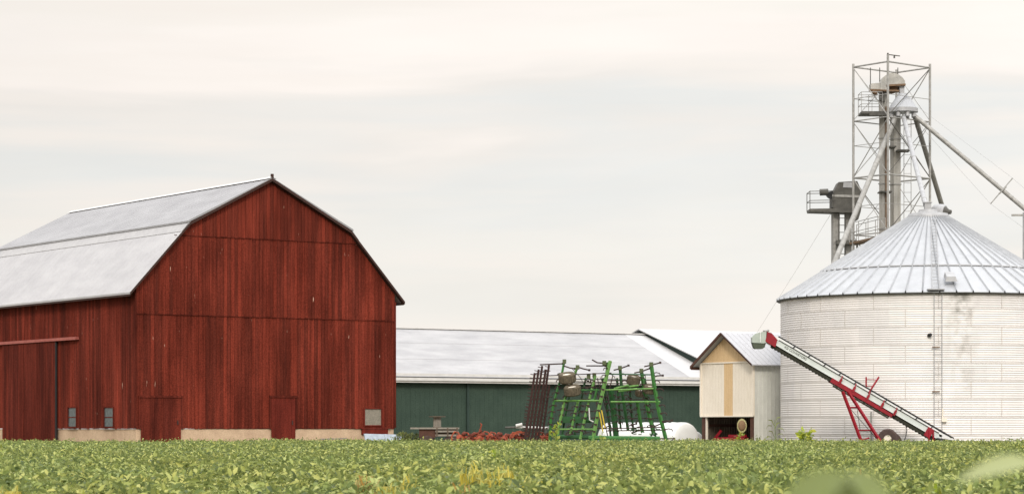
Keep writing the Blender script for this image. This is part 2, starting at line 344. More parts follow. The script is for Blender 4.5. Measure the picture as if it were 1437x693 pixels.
# drip battens at the tier laps
bt = MB(); 
for z, y in ((Z1-.03, -.045), (Z2-.03, -.075)):
    x0 = .03 if z < 8 else 1.95
    bt.box((BW/2, y+.003, z), (BW-2*x0, .05, .025))
bt.build('lap_batten', M['barn_dark'], barn, world=False)
# gable doors
for pa, pb, mm, lab in ((197, 253, 'barn_dark', 'wide dark red plank door'), (380, 413.5, 'barn_bright', 'narrow brighter red door')):
    a, zt = gp(pa, 557.5); b, _ = gp(pb, 557.5)
    d = MB(); boards(d, a, b, .05, lambda x: zt, -.075, -.034, w=.22, gap=.006)
    dr = d.build('door', M[mm], barn, world=False); dr['label'] = lab
    h = MB().box(((a+b)/2, -.07, zt+.05), (b-a+.22, .08, .1)); 
    h.box((a-.06, -.055, (zt+ZB)/2), (.09, .05, zt-ZB)); h.box((b+.06, -.055, (zt+ZB)/2), (.09, .05, zt-ZB))
    h.build('door_frame', M['barn_dark'], dr, world=False)
    hd = MB().box((b-.18, -.10, 1.75), (.04, .05, .2)).build('handle', M['shank'], dr, world=False)
# gable window and patch
a, zt = gp(511, 573.5); b, zb = gp(534, 596)
w = MB()
for c, d in ((((a+b)/2, -.06, zt+.03), (b-a+.12, .06, .06)), (((a+b)/2, -.06, zb-.03), (b-a+.12, .08, .06)), ((a-.03, -.06, (zt+zb)/2), (.06, .06, zt-zb)), ((b+.03, -.06, (zt+zb)/2), (.06, .06, zt-zb))): w.box(c, d)
w = w.build('window', M['barn_bright'], barn, world=False)
MB().box(((a+b)/2, -.04, (zt+zb)/2), (b-a, .015, zt-zb)).build('pane', M['glass_pale'], w, world=False)
a, zt = gp(507, 601.5); b, zb = gp(543, 609)
MB().box(((a+b)/2, -.05, (zt+zb)/2), (b-a, .1, zt-zb)).build('patch_board', M['barn_bright'], barn, world=False)
MB().box(((a+b)/2, -.08, zt+.05), (b-a+.25, .1, .07)).build('ledge_board', M['barn_bright'], barn, world=False)
# corner board
MB().box((BW+.01, -.04, (ZB+EZ)/2+.05), (.10, .09, EZ-ZB)).build('corner_board', M['barn_dark'], barn, world=False)
MB().box((.0, -.04, (ZB+EZ)/2+.05), (.09, .075, EZ-ZB)).build('corner_board', M['barn_dark'], barn, world=False)
# side windows
for pa, pb in ((97.5, 108.5), (148, 160.5)):
    a, zt = sp(pb, 572); b, zb = sp(pa, 598)
    w = MB()
    for c, d in (((-.06, (a+b)/2, zt+.03), (.06, b-a+.12, .06)), ((-.07, (a+b)/2, zb-.04), (.1, b-a+.16, .07)), ((-.06, a-.03, (zt+zb)/2), (.06, .06, zt-zb)), ((-.06, b+.03, (zt+zb)/2), (.06, .06, zt-zb)), ((-.055, (a+b)/2, (zt+zb)/2), (.03, b-a, .04))): w.box(c, d)
    w = w.build('window', M['barn_dark'], barn, world=False)
    MB().box((-.04, (a+b)/2, (zt+zb)/2), (.015, b-a, zt-zb)).build('pane', M['glass'], w, world=False)
# sliding door on the side wall
a, zt = sp(82, 478.5); b, _ = sp(7.5, 486); 
d = MB(); boards(d, a, b, .12, lambda y: zt, -.16, -.11, axis='y', w=.24)
sd = d.build('sliding_door', M['barn_dark'], barn, world=False)
MB().box((-.135, a-.03, zt/2), (.09, .05, zt-.1)).build('door_edge', M['black'], sd, world=False)
a0, z0 = sp(112, 474.3); rl = MB(); rl.box((-.13, (a0+b+3.5)/2, z0), (.18, b+3.5-a0, .14)); rl.build('door_rail', M['rail_red'], barn, world=False)

# ------------------------------------------------------------------ long green building behind
LA = Vector((-6.55, 135.0)); LD = Vector((.842, .540)).normalized(); LN = Vector((-LD.y, LD.x)); LRZ = math.atan2(LD.y, LD.x)
lb = thing('long_barn', (LA.x, LA.y, 0), 'long low dark green steel barn with pale roof behind the farm machinery', 'barn', rz=LRZ)
T0, T1 = -5.0, 22.1; LE, LR, LW = 4.2, 7.22, 7.0
wl = MB()
wl.hexa([(T0,0,0),(T1,0,0),(T1,2*LW,0),(T0,2*LW,0),(T0,0,LE),(T1,0,LE),(T1,2*LW,LE),(T0,2*LW,LE)])
wl.build('wall', M['green_wall'], lb, world=False)
rb = MB(); n = int((T1-T0)/.3)
for i in range(n): rb.box((T0+.15+i*.3, -.003, LE/2), (.03, .012, LE-.02))
rb.build('siding_rib', M['green_wall'], lb, world=False)
gb = MB().ext([(T0+.02, .3, LE), (T0+.02, LW, LR-.1), (T0+.02, 2*LW-.3, LE)], (T1-T0-.05, 0, 0)); gb.build('gable', M['green_dark'], lb, world=False)
TS = 20.5
rf = MB(); t = .08
rf.hexa([(T0-.2,-.35,LE-.02),(TS,-.35,LE-.02),(TS,LW,LR),(T0-.2,LW,LR),(T0-.2,-.35,LE+.07),(TS,-.35,LE+.07),(TS,LW,LR+t),(T0-.2,LW,LR+t)])
rf.hexa([(T0-.2,LW,LR),(T1,LW,LR),(T1,2*LW+.3,LE),(T0-.2,2*LW+.3,LE),(T0-.2,LW,LR+t),(T1,LW,LR+t),(T1,2*LW+.3,LE+t),(T0-.2,2*LW+.3,LE+t)])
for k in (.37, .70):                # lapped sheet edges
    y = -.35+(LW+.35)*k; z = LE+.07+(LR+t-LE-.07)*k
    rf.hexa([(T0-.2,y-.05,z-.02),(TS,y-.05,z-.02),(TS,y+.03,z+.02),(T0-.2,y+.03,z+.02),(T0-.2,y-.05,z-.01),(TS,y-.05,z-.01),(TS,y+.03,z+.027),(T0-.2,y+.03,z+.027)])
rf.build('roof', M['shed_roof'], lb, world=False)
MB().box((T0/2+T1/2, LW, LR+.1), (T1-T0+.2, .3, .05)).build('ridge_cap', M['white_trim'], lb, world=False)
r2 = MB(); top = [(TS,LW,LR+t), (T1,LW,LR+t-.03), (T1,0,LR+t-2.6), (T1,-.36,LE+.08), (TS,-.36,LE+.08)]
r2.add(top+[(x,y,z-.09) for x,y,z in top], [(0,4,2),(0,2,1),(2,4,3),(5,7,9),(5,6,7),(7,8,9),(0,1,6,5),(1,2,7,6),(2,3,8,7),(3,4,9,8),(4,0,5,9)])
r2 = r2.build('roof', M['white_roof'], lb, world=False); r2['label'] = 'newer brighter roof section'
gu = MB(); gu.box(((T0+T1)/2, -.42, LE-.02), (T1-T0+.4, .13, .16)); gu = gu.build('gutter', M['white_trim'], lb, world=False)
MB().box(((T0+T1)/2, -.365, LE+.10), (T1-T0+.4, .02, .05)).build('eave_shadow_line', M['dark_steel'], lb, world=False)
MB().box(((T0+T1)/2, -.385, LE-.16), (T1-T0+.4, .05, .09)).build('fascia', M['white_trim'], lb, world=False)
MB().box(((T0+T1)/2, -.40, LE+.23), (T1-T0+.4, .09, .14)).build('snow_guard', M['white_trim'], lb, world=False)
s, _ = raywall(LA, LD, 655.5)
ds = MB(); ds.box((s, -.07, LE/2-.1), (.13, .10, LE-.2)); ds.build('downspout', M['green_dark'], lb, world=False)
# second building
p = LA+LD*22.12; w2 = 7.4
nb = thing('steel_barn', (p.x, p.y, 0), 'white roofed steel barn with green gable behind the small tan hut', 'barn', rz=LRZ)
zA = 7.60; pit = .318
gw = MB().ext([(0, -1.2, 0), (0, 2*w2+1.2, 0), (0, 2*w2+1.2, zA-pit*(w2+1.2)), (0, w2, zA), (0, -1.2, zA-pit*(w2+1.2))], (.2, 0, 0)); gw.build('gable_wall', M['green_dark'], nb, world=False)
bw = MB().box((16.2, w2, (zA-pit*(w2+1.1))/2), (32, 2*w2+2.2, zA-pit*(w2+1.1))); bw.build('wall', M['green_wall'], nb, world=False)
rf = MB()
for sgn in (-1, 1):
    e = w2+sgn*(w2+1.5); ze = zA-pit*(w2+1.5)
    rf.hexa([(-.25,e,ze),(33,e,ze),(33,w2,zA),(-.25,w2,zA),(-.25,e,ze+.06),(33,e,ze+.06),(33,w2,zA+.06),(-.25,w2,zA+.06)])
rf.build('roof', M['white_roof'], nb, world=False)

# ------------------------------------------------------------------ small raised hut
HD = -SD; fx = Vector((-.569, .822)).normalized(); vx = Vector((.822, .569)).normalized()
HC = Vector(((1057.5-CX)/F*121, 121.0)); HW = raywall(HC, fx, 985)[0]; HL = 5.0
# local frame: x along front (from left corner to right corner = -fx), y along side (vx)
HO = HC+fx*HW
hrz = math.atan2(-fx.y, -fx.x)
hut = thing('storage_hut', (HO.x, HO.y, 0), 'small cream hut with tan gable raised on red posts beside the grain bin', 'hut', rz=hrz)
HE = zat(507.5, 121.3); HB = zat(583, 121.5); HP = 6.18
print('hut', HW, HE, HB)
wl = MB(); n = 18; w = HW/n
for i in range(n):
    if 7.9 < (i+.5) < 11.4: continue
    wl.hexa([(i*w+.006,-.03,HB),((i+1)*w-.006,-.03,HB),((i+1)*w-.006,.02,HB),(i*w+.006,.02,HB),(i*w+.006,-.03,HE),((i+1)*w-.006,-.03,HE),((i+1)*w-.006,.02,HE),(i*w+.006,.02,HE)])
wl.build('front_wall', M['cream'], hut, world=False)
oc = MB(); x0, x1 = 8*w, 11*w
for i in range(4):
    a = x0+(x1-x0)*i/4; b = x0+(x1-x0)*(i+1)/4
    oc.box(((a+b)/2, -.012, (HB+HE)/2), (b-a-.01, .05, HE-HB))
oc = oc.build('wall_panel', M['ochre'], hut, world=False); oc['label'] = 'tan panel in the middle of the front wall'
gb = MB(); n = 22; w = HW/n
gz = lambda x: HE+(HP-HE-.1)*(1-abs(x-HW/2)/(HW/2))
for i in range(n):
    a, b = i*w+.005, (i+1)*w-.005
    gb.hexa([(a,-.045,HE+.02),(b,-.045,HE+.02),(b,.02,HE+.02),(a,.02,HE+.02),(a,-.045,gz(a)+.02),(b,-.045,gz(b)+.02),(b,.02,gz(b)+.02),(a,.02,gz(a)+.02)])
gb.build('gable', M['ochre'], hut, world=False)
MB().box((HW/2, -.055, HE), (HW+.1, .04, .07)).build('belt_trim', M['cream'], hut, world=False)
cn = MB(); cn.box((-.03, -.03, (HB+HE)/2), (.1, .1, HE-HB)); cn.box((HW+.02, -.03, (HB+HE)/2), (.1, .1, HE-HB)); cn.box((HW/2, -.05, HB-.02), (HW+.1, .08, .06)); cn.build('corner_trim', M['cream'], hut, world=False)
sw = MB(); sw.box((HW-.02, HL/2, HE/2), (.04, HL-.1, HE-.02)); sw.box((.02, HL/2, (HB+HE)/2), (.04, HL-.1, HE-HB)); sw.box((HW/2, HL-.02, HE/2), (HW-.1, .04, HE))
for i in range(20): sw.box((HW+.01, .1+i*HL/20, HE/2), (.035, .05, HE-.03))
sw.build('side_wall', M['grey_siding'], hut, world=False)
MB().box((HW/2, HL/2, HB+.05), (HW-.1, HL-.1, .08)).build('floor', M['brown_wood'], hut, world=False)
for x in (.12, HW-.14):
    MB().box((x, .08, HB/2-.03), (.24, .16, HB-.05)).build('post', M['brown_wood'], hut, world=False)
MB().box((.12, HL-.3, HB/2-.03), (.2, .2, HB-.05)).build('post', M['brown_wood'], hut, world=False)
MB().box((.32, .06, HB/2-.03), (.07, .1, HB-.05)).build('post', M['cream'], hut, world=False)
MB().box((.12, HL/2, 1.62), (.08, HL-.3, .14)).build('crossbeam', M['brown_wood'], hut, world=False)
sb = MB()
for i in range(30): sb.box((.05, .2+i*(HL-.3)/29, HB/2), (.03, .14, HB-.1))
for i in range(24): sb.box((.1+i*(HW-.2)/23, HL-.15, HB/2), (.14, .03, HB-.1))
sb.build('slatted_back', M['dark_wood'], hut, world=False)
for sgn in (-1, 1):
    rf = MB(); xe = HW/2+sgn*(HW/2+.38); ze = HE+.02-.3*(HP-HE)/(HW/2)*1.0
    y0, y1 = -.45, HL+.3
    q = [(xe,y0,ze),(HW/2,y0,HP),(HW/2,y1,HP),(xe,y1,ze)]
    rf.hexa(q+[(x,y,z+.05) for x,y,z in q])
    for i in range(18):
        y = y0+.06+i*(y1-y0-.12)/17
        rf.hexa([(xe,y-.015,ze+.05),(HW/2,y-.015,HP+.05),(HW/2,y+.015,HP+.05),(xe,y+.015,ze+.05),(xe,y-.01,ze+.07),(HW/2,y-.01,HP+.07),(HW/2,y+.01,HP+.07),(xe,y+.01,ze+.07)])
    rf.build('roof', M['hut_roof'], hut, world=False)
    rk = MB(); q = [(xe,y0-.03,ze-.09 if sgn < 0 else ze-.02),(HW/2,y0-.03,HP-.09 if sgn < 0 else HP-.02),(HW/2,y0+.03,HP-.09 if sgn < 0 else HP-.02),(xe,y0+.03,ze-.09 if sgn < 0 else ze-.02)]
    rk.hexa(q+[(xe,y0-.03,ze+.055),(HW/2,y0-.03,HP+.055),(HW/2,y0+.03,HP+.055),(xe,y0+.03,ze+.055)])
    if sgn < 0: rk.box((xe+.02, (y0+y1)/2, ze-.06), (.06, y1-y0-.1, .14))
    rk.build('rake_board', M['brown_wood'] if sgn < 0 else M['trim_dark'], hut, world=False)

# red implement stored under the hut
def hl(x, y, z): 
    c, s_ = math.cos(hrz), math.sin(hrz); return Vector((HO.x+c*x-s_*y, HO.y+s_*x+c*y, z))
ri = thing('red_implement', hl(HW/2, .5, 0), 'low red farm implement stored in the opening under the hut', 'implement', rz=hrz)
m_ = MB(); m_.box((0, -.3, .92), (2.1, .14, .22)); m_.box((.3, -.1, 1.1), (1.3, .12, .12)); m_.box((-.6, 0, .75), (.1, .5, .6)); m_.box((.7, 0, .75), (.1, .5, .6)); m_.build('frame', M['red_machine'], ri, world=False)
MB().bar((-1.35, -.4, .75), (-.75, -.3, 1.35), .13).build('drawbar', M['red_machine'], ri, world=False)
for x in (-.7, .75):
    MB().lathe([(.0,-.06),(.3,-.05),(.33,0),(.3,.05),(.0,.06)], (x, .1, .34), (0,1,0), 18, close=False).build('wheel', M['tyre'], ri, world=False)

# ------------------------------------------------------------------ grain bin
BX, BY, BR = 19.82, 117.0, 7.0
gbn = thing('grain_bin', (BX, BY, 0), 'huge round pale corrugated steel grain bin with ribbed cone roof', 'grain bin')
WH = 7.56
nseg, pitch = 240, .1016
nz = int(WH/pitch*5)
prof = []
for k in range(nz+1):
    z = WH*k/nz; prof.append((BR+.011*math.sin(2*math.pi*z/pitch), z))
wall = MB().lathe(prof, (0,0,0), n=nseg, close=False)
wall.build('wall', M['bin_wall'], gbn, world=False, smooth=True)
sm = MB()
rows = [6.85-.81*k for k in range(9)]
for k, z in enumerate(rows):            # lap seams of the wall rings
    sm.lathe([(BR+.004, z-.007), (BR+.0135, z-.005), (BR+.0135, z+.005), (BR+.004, z+.007)], (0,0,0), n=nseg, close=False)
vs = MB()
edges = [WH]+rows
for k in range(len(edges)-1):
    for j in range(15):
        a = R(-90-6+24*j+(12 if k % 2 else 0)); z1, z0 = edges[k], edges[k+1]
        c = Vector((math.cos(a), math.sin(a), 0)); tt = Vector((-c.y, c.x, 0))
        p = c*(BR+.006)
        vs.hexa([p-tt*.013+Vector((0,0,z0)), p+c*.010-tt*.011+Vector((0,0,z0)), p+c*.010+tt*.011+Vector((0,0,z0)), p+tt*.013+Vector((0,0,z0)),
                 p-tt*.013+Vector((0,0,z1)), p+c*.010-tt*.011+Vector((0,0,z1)), p+c*.010+tt*.011+Vector((0,0,z1)), p+tt*.013+Vector((0,0,z1))])
sm.build('ring_seam', M['seam'], gbn, world=False); vs.build('sheet_seam', M['seam'], gbn, world=False)
def rz_(r): return 7.60+.618*(7.16-r)
NR = 60
rf = MB()
for j in range(NR):                     # each roof panel is its own sheet, slightly dished
    a0, a1 = R(-90+.3+6*j), R(-90+.3+6*(j+1))
    segs = 3
    for (ra, rb_, dz) in ((7.2, 5.05, .0), (5.12, .8, .045)):
        top = []; bot = []
        for r in (ra, rb_):
            top.append([(r*math.cos(a0+(a1-a0)*i/segs), r*math.sin(a0+(a1-a0)*i/segs), rz_(r)+dz) for i in range(segs+1)])
        vv = top[0]+top[1]; n = segs+1
        vv2 = [(x, y, z-.03) for x, y, z in vv]
        fs = [(i, i+1, n+i+1, n+i) for i in range(segs)]+[(2*n+n+i, 2*n+n+i+1, 2*n+i+1, 2*n+i) for i in range(segs)]+[(i+1, i, 2*n+i, 2*n+i+1) for i in range(segs)]
        rf.add(vv+vv2, fs)
rf.build('roof', M['bin_roof'], gbn, world=False)
rb = MB()
for j in range(NR):
    a = R(-90+.3+6*j); c = Vector((math.cos(a), math.sin(a), 0)); tt = Vector((-c.y, c.x, 0))
    for (ra, rc, dz) in ((7.21, 5.05, 0.), (5.12, .85, .045)):
        p, q = c*ra, c*rc; pz, qz = Vector((0,0,rz_(ra)+dz)), Vector((0,0,rz_(rc)+dz)); u = Vector((0,0,.085))
        wa, wb = .045, (.045 if rc > 2 else .02)
        rb.add([p-tt*wa+pz, p+tt*wa+pz, p+pz+u, q-tt*wb+qz, q+tt*wb+qz, q+qz+u], [(0,2,1),(3,4,5),(0,1,4,3),(1,2,5,4),(2,0,3,5)])
    p = c*7.22; MB().add([p-tt*.05+Vector((0,0,rz_(7.22)-.05)), p+tt*.05+Vector((0,0,rz_(7.22)-.05)), p+Vector((0,0,rz_(7.22)+.11))], [(0,1,2)]).build('rib_closure', M['black'], gbn, world=False)
rb.build('roof_rib', M['bin_rib'], gbn, world=False)
MB().lathe([(7.0, 7.50), (7.17, 7.52), (7.19, 7.55), (7.17, 7.56)], (0,0,0), n=120, close=False).build('eave_ring', M['dark_steel'], gbn, world=False)
lip = MB(); lip.lathe([(5.00, rz_(5.0)+.02), (5.15, rz_(5.15)+.04), (5.15, rz_(5.15)+.07), (5.08, rz_(5.08)+.07)], (0,0,0), n=120, close=False); lip.build('roof_lap_ring', M['steel_lt'], gbn, world=False)
cl = MB().lathe([(1.02, rz_(1.0)+.02), (1.0, rz_(1.0)+.14), (.93, rz_(.9)+.2), (.5, rz_(.5)+.02), (.45, rz_(.45)+.12)], (0,0,0), n=40); cl.build('roof_collar', M['steel_lt'], gbn, world=False)
# peak cap box and vent fan
cb = P(1300.5, 293, 117.0)-Vector((BX, BY, 0)); cp = MB(); cp.box((cb.x, cb.y-.25, cb.z+.02), (.30, .3, .50)); cp.box((cb.x, cb.y-.25, cb.z-.22), (.42, .42, .06)); cp.box((cb.x, cb.y-.25, cb.z+.27), (.38, .38, .05)); cp.build('inlet_box', M['steel_lt'], gbn, world=False)
fb = P(1321, 296.5, 117.0)-Vector((BX, BY, 0)); ax = Vector((.8, -.55, -.12)).normalized()
fn = MB(); fn.lathe([(.20,-.45),(.30,-.35),(.34,-.1),(.34,.12),(.28,.2)], fb, ax, 24); fn.box((fb.x-.1, fb.y, fb.z-.3), (.5, .4, .25)); fn = fn.build('roof_fan', M['steel_lt'], gbn, world=False)
MB().lathe([(.25,.0),(.24,.22),(.12,.38),(.1,.5)], fb, ax, 16).build('fan_motor', M['dark_steel'], fn, world=False)
MB().tube([P(1303,300,116.6)-Vector((BX,BY,0)), P(1314,300,116.6)-Vector((BX,BY,0))], .09, 8).build('fan_duct', M['steel_lt'], gbn, world=False)
# wall ladder
def onwall(px, py, out=.1):
    q = (px-CX)/F
    # ray/cylinder
    A = q*q+1; B = -2*(q*BX+BY); C = BX*BX+BY*BY-(BR+out)**2
    Y = (-B-math.sqrt(B*B-4*A*C))/(2*A); return Vector((q*Y-BX, Y-BY, zat(py, Y)))
ld = MB()
for px in (1311, 1322):
    a = onwall(px, 409); b = onwall(px, 409); a.z = 7.55; b.z = .5; ld.tube([b, a], .017, 6)
rg = ld; z = .6
while z < 7.5:
    a = onwall(1311, 500); b = onwall(1322, 500); a.z = b.z = z; rg.tube([a, b], .008, 5); z += .3
for z in (2.3, 3.1, 4.0, 4.8, 5.7, 6.5): 
    for px in (1311, 1322):
        a = onwall(px, 500); b = onwall(px, 500, .0); a.z = b.z = z; rg.tube([a, b], .018, 5)
lad = ld.build('ladder', M['steel_lt'], gbn, world=False)
for z, l in ((3.12, .36), (5.1, .25)):
    a = onwall(1308, 500, .12); b = onwall(1319, 500, .12); a.z = b.z = z
    MB().tube([a, b], .03, 6).build('ladder_bracket', M['rust_shade'], lad, world=False)
hp = onwall(1304, 470, .08); MB().lathe([(.05,-.1),(.09,0),(.07,.14)], hp, (0.4,-1,.2), 10).build('wall_bracket', M['black'], gbn, world=False)
hp = onwall(1325, 589, .1); vb = MB(); vb.box(hp, (.22, .16, .16)); vb.box(hp+Vector((-.07, 0, .25)), (.05, .05, .5)); vb.build('junction_box', M['cream'], gbn, world=False)
# roof ladder
rl = MB(); aL = R(-90+2.0); aR = R(-90+5.2)
pts = []
for a_, b_ in ((1308.3, 1306.5), (1318.5, 1313)):
    r0, r1 = 7.15, 1.3
    def rp(px, r):
        q = (px-CX)/F; ang = math.asin(max(-1, min(1, (q*(BY-r)-BX)/r))); return Vector((r*math.sin(ang), -r*math.cos(ang), rz_(r)+.12))
    p0, p1 = rp(a_, r0), rp(b_, r1); pts.append((p0, p1)); rl.tube([p0, p1], .018, 5)
for i in range(22):
    t_ = (i+.5)/22; rl.tube([pts[0][0].lerp(pts[0][1], t_), pts[1][0].lerp(pts[1][1], t_)], .014, 5)
rl.build('roof_ladder', M['steel_lt'], gbn, world=False)
st = onwall(1314, 405, .28); st.z = 7.62; MB().box(st+Vector((0, .15, .06)), (.75, .4, .05)).build('ladder_step', M['steel_lt'], gbn, world=False)
vt = rp(1334, 6.6); MB().ext([vt+Vector((-.28,-.3,-.02)), vt+Vector((.26,-.3,-.02)), vt+Vector((.18,-.28,.2)), vt+Vector((-.22,-.28,.2))], (0, .5, .25)).build('roof_hatch', M['steel_lt'], gbn, world=False)
# wall conduit and walk-in door frame at the left
for px in (1222.5,):
    a = onwall(px, 577, .03); b = a.copy(); b.z = .3; MB().tube([a, b], .035, 6).build('wall_conduit', M['steel'], gbn, world=False)
fdn = MB().lathe([(BR+.15, 0), (BR+.15, .15), (BR-.3, .15)], (0,0,0), n=80, close=False); fdn.build('foundation', M['foundation'], gbn, world=False)

# ------------------------------------------------------------------ support tower
TY = 130.0
LL, FR, RR, BK = P(1197.5, 94, TY), P(1246, 86, 128), P(1305, 94, TY+.2), P(1258, 102, 132)
tw = thing('support_tower', (20.07, TY, 0), 'tall open steel lattice tower around the grain elevator behind the bin', 'tower')
legs = [LL, FR, RR, BK]
for i, c in enumerate(legs):
    top = c.z+(.15 if i != 1 else .35)
    MB().tube([(c.x, c.y, 0), (c.x, c.y, top)], .065, 8).build('leg', M['steel'], tw)
levels = [zat(y, TY) for y in (94.5, 170.5, 250, 330, 410, 490, 570)]
def at(c, z): return Vector((c.x, c.y, z))
for li, z in enumerate(levels):
    for i in range(4):
        MB().tube([at(legs[i], z), at(legs[(i+1) % 4], z)], .048 if li in (0, 2) else .035, 6).build('girt', M['steel'], tw)
mids = [zat(y, TY) for y in (139, 205, 290, 370)]
for z in mids:
    for i in (0, 1, 3): MB().tube([at(legs[i], z), at(legs[(i+1) % 4], z)], .018, 5).build('secondary_girt', M['steel'], tw)
for li in range(len(levels)-1):
    zt, zb = levels[li], levels[li+1]
    for i in range(4):
        A, B = legs[i], legs[(i+1) % 4]
        zm = (zt+zb)/2
        m_ = MB()
        m_.tube([at(A, zt-.05), at(A, zb+.05).lerp(at(B, zb+.05), 1)] if (i+li) % 2 == 0 else [at(B, zt-.05), at(A, zb+.05)], .026, 5)
        if i in (2, 3) or li % 2: m_.tube([at(B, zt-.05), at(A, zb+.05)] if (i+li) % 2 == 0 else [at(A, zt-.05), at(B, zb+.05)], .018, 5)
        m_.build('brace', M['steel'] if i != 1 else M['dark_steel'], tw)
m_ = MB(); m_.tube([at(FR, FR.z), at(FR, FR.z+.42)], .05, 6); m_.tube([at(FR, FR.z+.34), P(1263, 79, 128)], .03, 6); m_.tube([P(1255,79,128), P(1255,82,128)], .05, 6); m_.build('hoist_arm', M['dark_steel'], tw)
for px in (1221.5, 1234.5, 1260):
    q = P(px, 100, 130.6); MB().tube([at(q, zat(128, TY)), at(q, zat(93, TY))], .026, 5).build('hanger_rod', M['dark_steel'], tw)

# ------------------------------------------------------------------ main bucket elevator
be = thing('bucket_elevator', P(1252, 600, TY)*1.0, 'pale twin trunk bucket elevator inside the tall lattice tower', 'grain elevator')
be.location.z = 0
def trunk(px, wpx, ytop, Y, rz, m, parent, name='trunk'):
    c = P(px, 300, Y); w = wpx/F*Y/ (abs(math.cos(rz))+abs(math.sin(rz))); z = zat(ytop, Y)
    mb = MB().box((c.x, c.y, z/2), (w, w, z), rz)
    o = mb.build(name, m, parent); k = 2.4
    while k < z: MB().box((c.x, c.y, k), (w+.07, w+.07, .06), rz).build('flange', M['steel'], o); k += 2.4
    return c, w
c1, w1 = trunk(1240, 12.5, 130, TY+.1, R(38), M['trunk'], be)
c2, w2_ = trunk(1256.5, 14, 150, TY+.5, R(20), M['trunk'], be)
# brown strip added beside the left trunk; its shaded face put into colour
MB().box((c1.x+.13, c1.y-.2, zat(150, TY)/2), (.13, .1, zat(150, TY))).build('shaded_face_strip', M['rust_shade'], be)
hd = MB(); arc = [(1235.5, 127), (1236, 116), (1239.5, 108.5), (1246, 103.8), (1253, 102.5), (1261, 104.5), (1267, 109.5), (1270, 113.5), (1270.5, 119.5), (1262, 121), (1247, 120), (1245, 127)]
hd.ext([P(x, y, TY-.35) for x, y in arc], (0, 1.0, 0)); hd = hd.build('head_housing', M['trunk'], be)
MB().ext([P(x, y, TY-.39) for x, y in ((1244, 119), (1271, 117.5), (1271, 120), (1244, 121.5))], (0, 1.08, 0)).build('housing_flange', M['rust_shade'], hd)
MB().ext([P(x, y, TY-.2) for x, y in ((1262, 120), (1269.5, 119.5), (1269, 132), (1263, 132))], (0, .45, 0)).build('discharge_chute', M['steel_lt'], be)
MB().ext([P(x, y, TY-.1) for x, y in ((1246, 121), (1262, 121), (1258, 129), (1249, 131))], (0, .6, 0)).build('boot_throat', M['rust_shade'], be)
mt = MB(); mt.ext([P(x, y, TY-.3) for x, y in ((1222, 117.5), (1236, 116.5), (1236, 125.5), (1222, 125))], (0, .6, 0)); mt.build('motor_housing', M['trunk'], be)
mp_ = MB(); mp_.ext([P(x, y, TY-.5) for x, y in ((1221, 125.5), (1262, 126.5), (1262, 128.5), (1221, 127.5))], (0, .5, 0)); mp_.tube([P(1224,129,TY-.4), P(1231,131,TY-.4)], .12, 8); mp_.build('motor_mount', M['rust_shade'], be)
MB().ext([P(x, y, TY-.3) for x, y in ((1236, 131), (1242, 131), (1242, 143), (1235, 141))], (0, .3, 0)).build('drive_guard', M['dark_steel'], be)
pl = MB(); z = zat(160, TY); a = P(1209, 160, TY-.6); b = P(1248, 160, TY-.6)
pl.box(((a.x+b.x)/2, TY, z), (b.x-a.x, 1.3, .12)); pl.box(((a.x+b.x)/2+.2, TY-.66, z-.06), (b.x-a.x-.4, .05, .2)); pl = pl.build('service_platform', M['dark_steel'], be)
rl = MB()
for h in (.45, .8, 1.08):
    rl.tube([(a.x, TY-.6, z+h), (a.x+1.1, TY-.6, z+h)], .016, 5); rl.tube([(a.x, TY+.6, z+h), (a.x+1.1, TY+.6, z+h)], .016, 5); rl.tube([(a.x, TY-.6, z+h), (a.x, TY+.6, z+h)], .016, 5)
for x in (a.x, a.x+.55, a.x+1.1):
    for y in (-.6, .6): rl.tube([(x, TY+y, z), (x, TY+y, z+1.08)], .016, 5)
rl.build('railing', M['steel'], pl)
# trunk ladder and rest platforms
l_ = MB(); lx = P(1268.5, 300, TY+.7)
for dx in (-.0, .38): l_.tube([(lx.x+dx, lx.y, 0), (lx.x+dx, lx.y, zat(165, TY))], .018, 5)
z = .5
while z < zat(170, TY): l_.tube([(lx.x, lx.y, z), (lx.x+.38, lx.y, z)], .012, 4); z += .5
l_.build('ladder', M['steel'], be)
for py, xa, xb in ((212, 1258, 1276), (207, 1246, 1256), (270, 1233, 1250)):
    a = P(xa, py, TY); b = P(xb, py, TY); MB().box(((a.x+b.x)/2, TY, a.z), (b.x-a.x, .9, .07)).build('rest_platform', M['dark_steel'], be)

# distributor cone on the elevator
dc = P(1267, 158, TY-.5); D0 = thing('grain_distributor', (dc.x, dc.y, dc.z), 'conical pale metal grain distributor at the top of the lattice tower', 'distributor')
zt = zat(131.5, dc.y)-dc.z
MB().lathe([(.24, zt), (.26, zt-.1), (.38, zt-.22), (.75, .22), (.77, .18), (.77, .0), (.5, -.02)][::-1], (0,0,0), n=32).build('cone', M['bin_roof'], D0, world=False, smooth=False)
MB().lathe([(.79, .0), (.79, .2)], (0,0,0), n=32, close=False).build('skirt', M['steel_lt'], D0, world=False)
for j in range(8):
    a = 2*math.pi*j/8+.25; MB().tube([(.6*math.cos(a), .6*math.sin(a), .05), (.62*math.cos(a), .62*math.sin(a), -.26)], .115, 10).build('outlet', M['steel_lt'], D0, world=False)

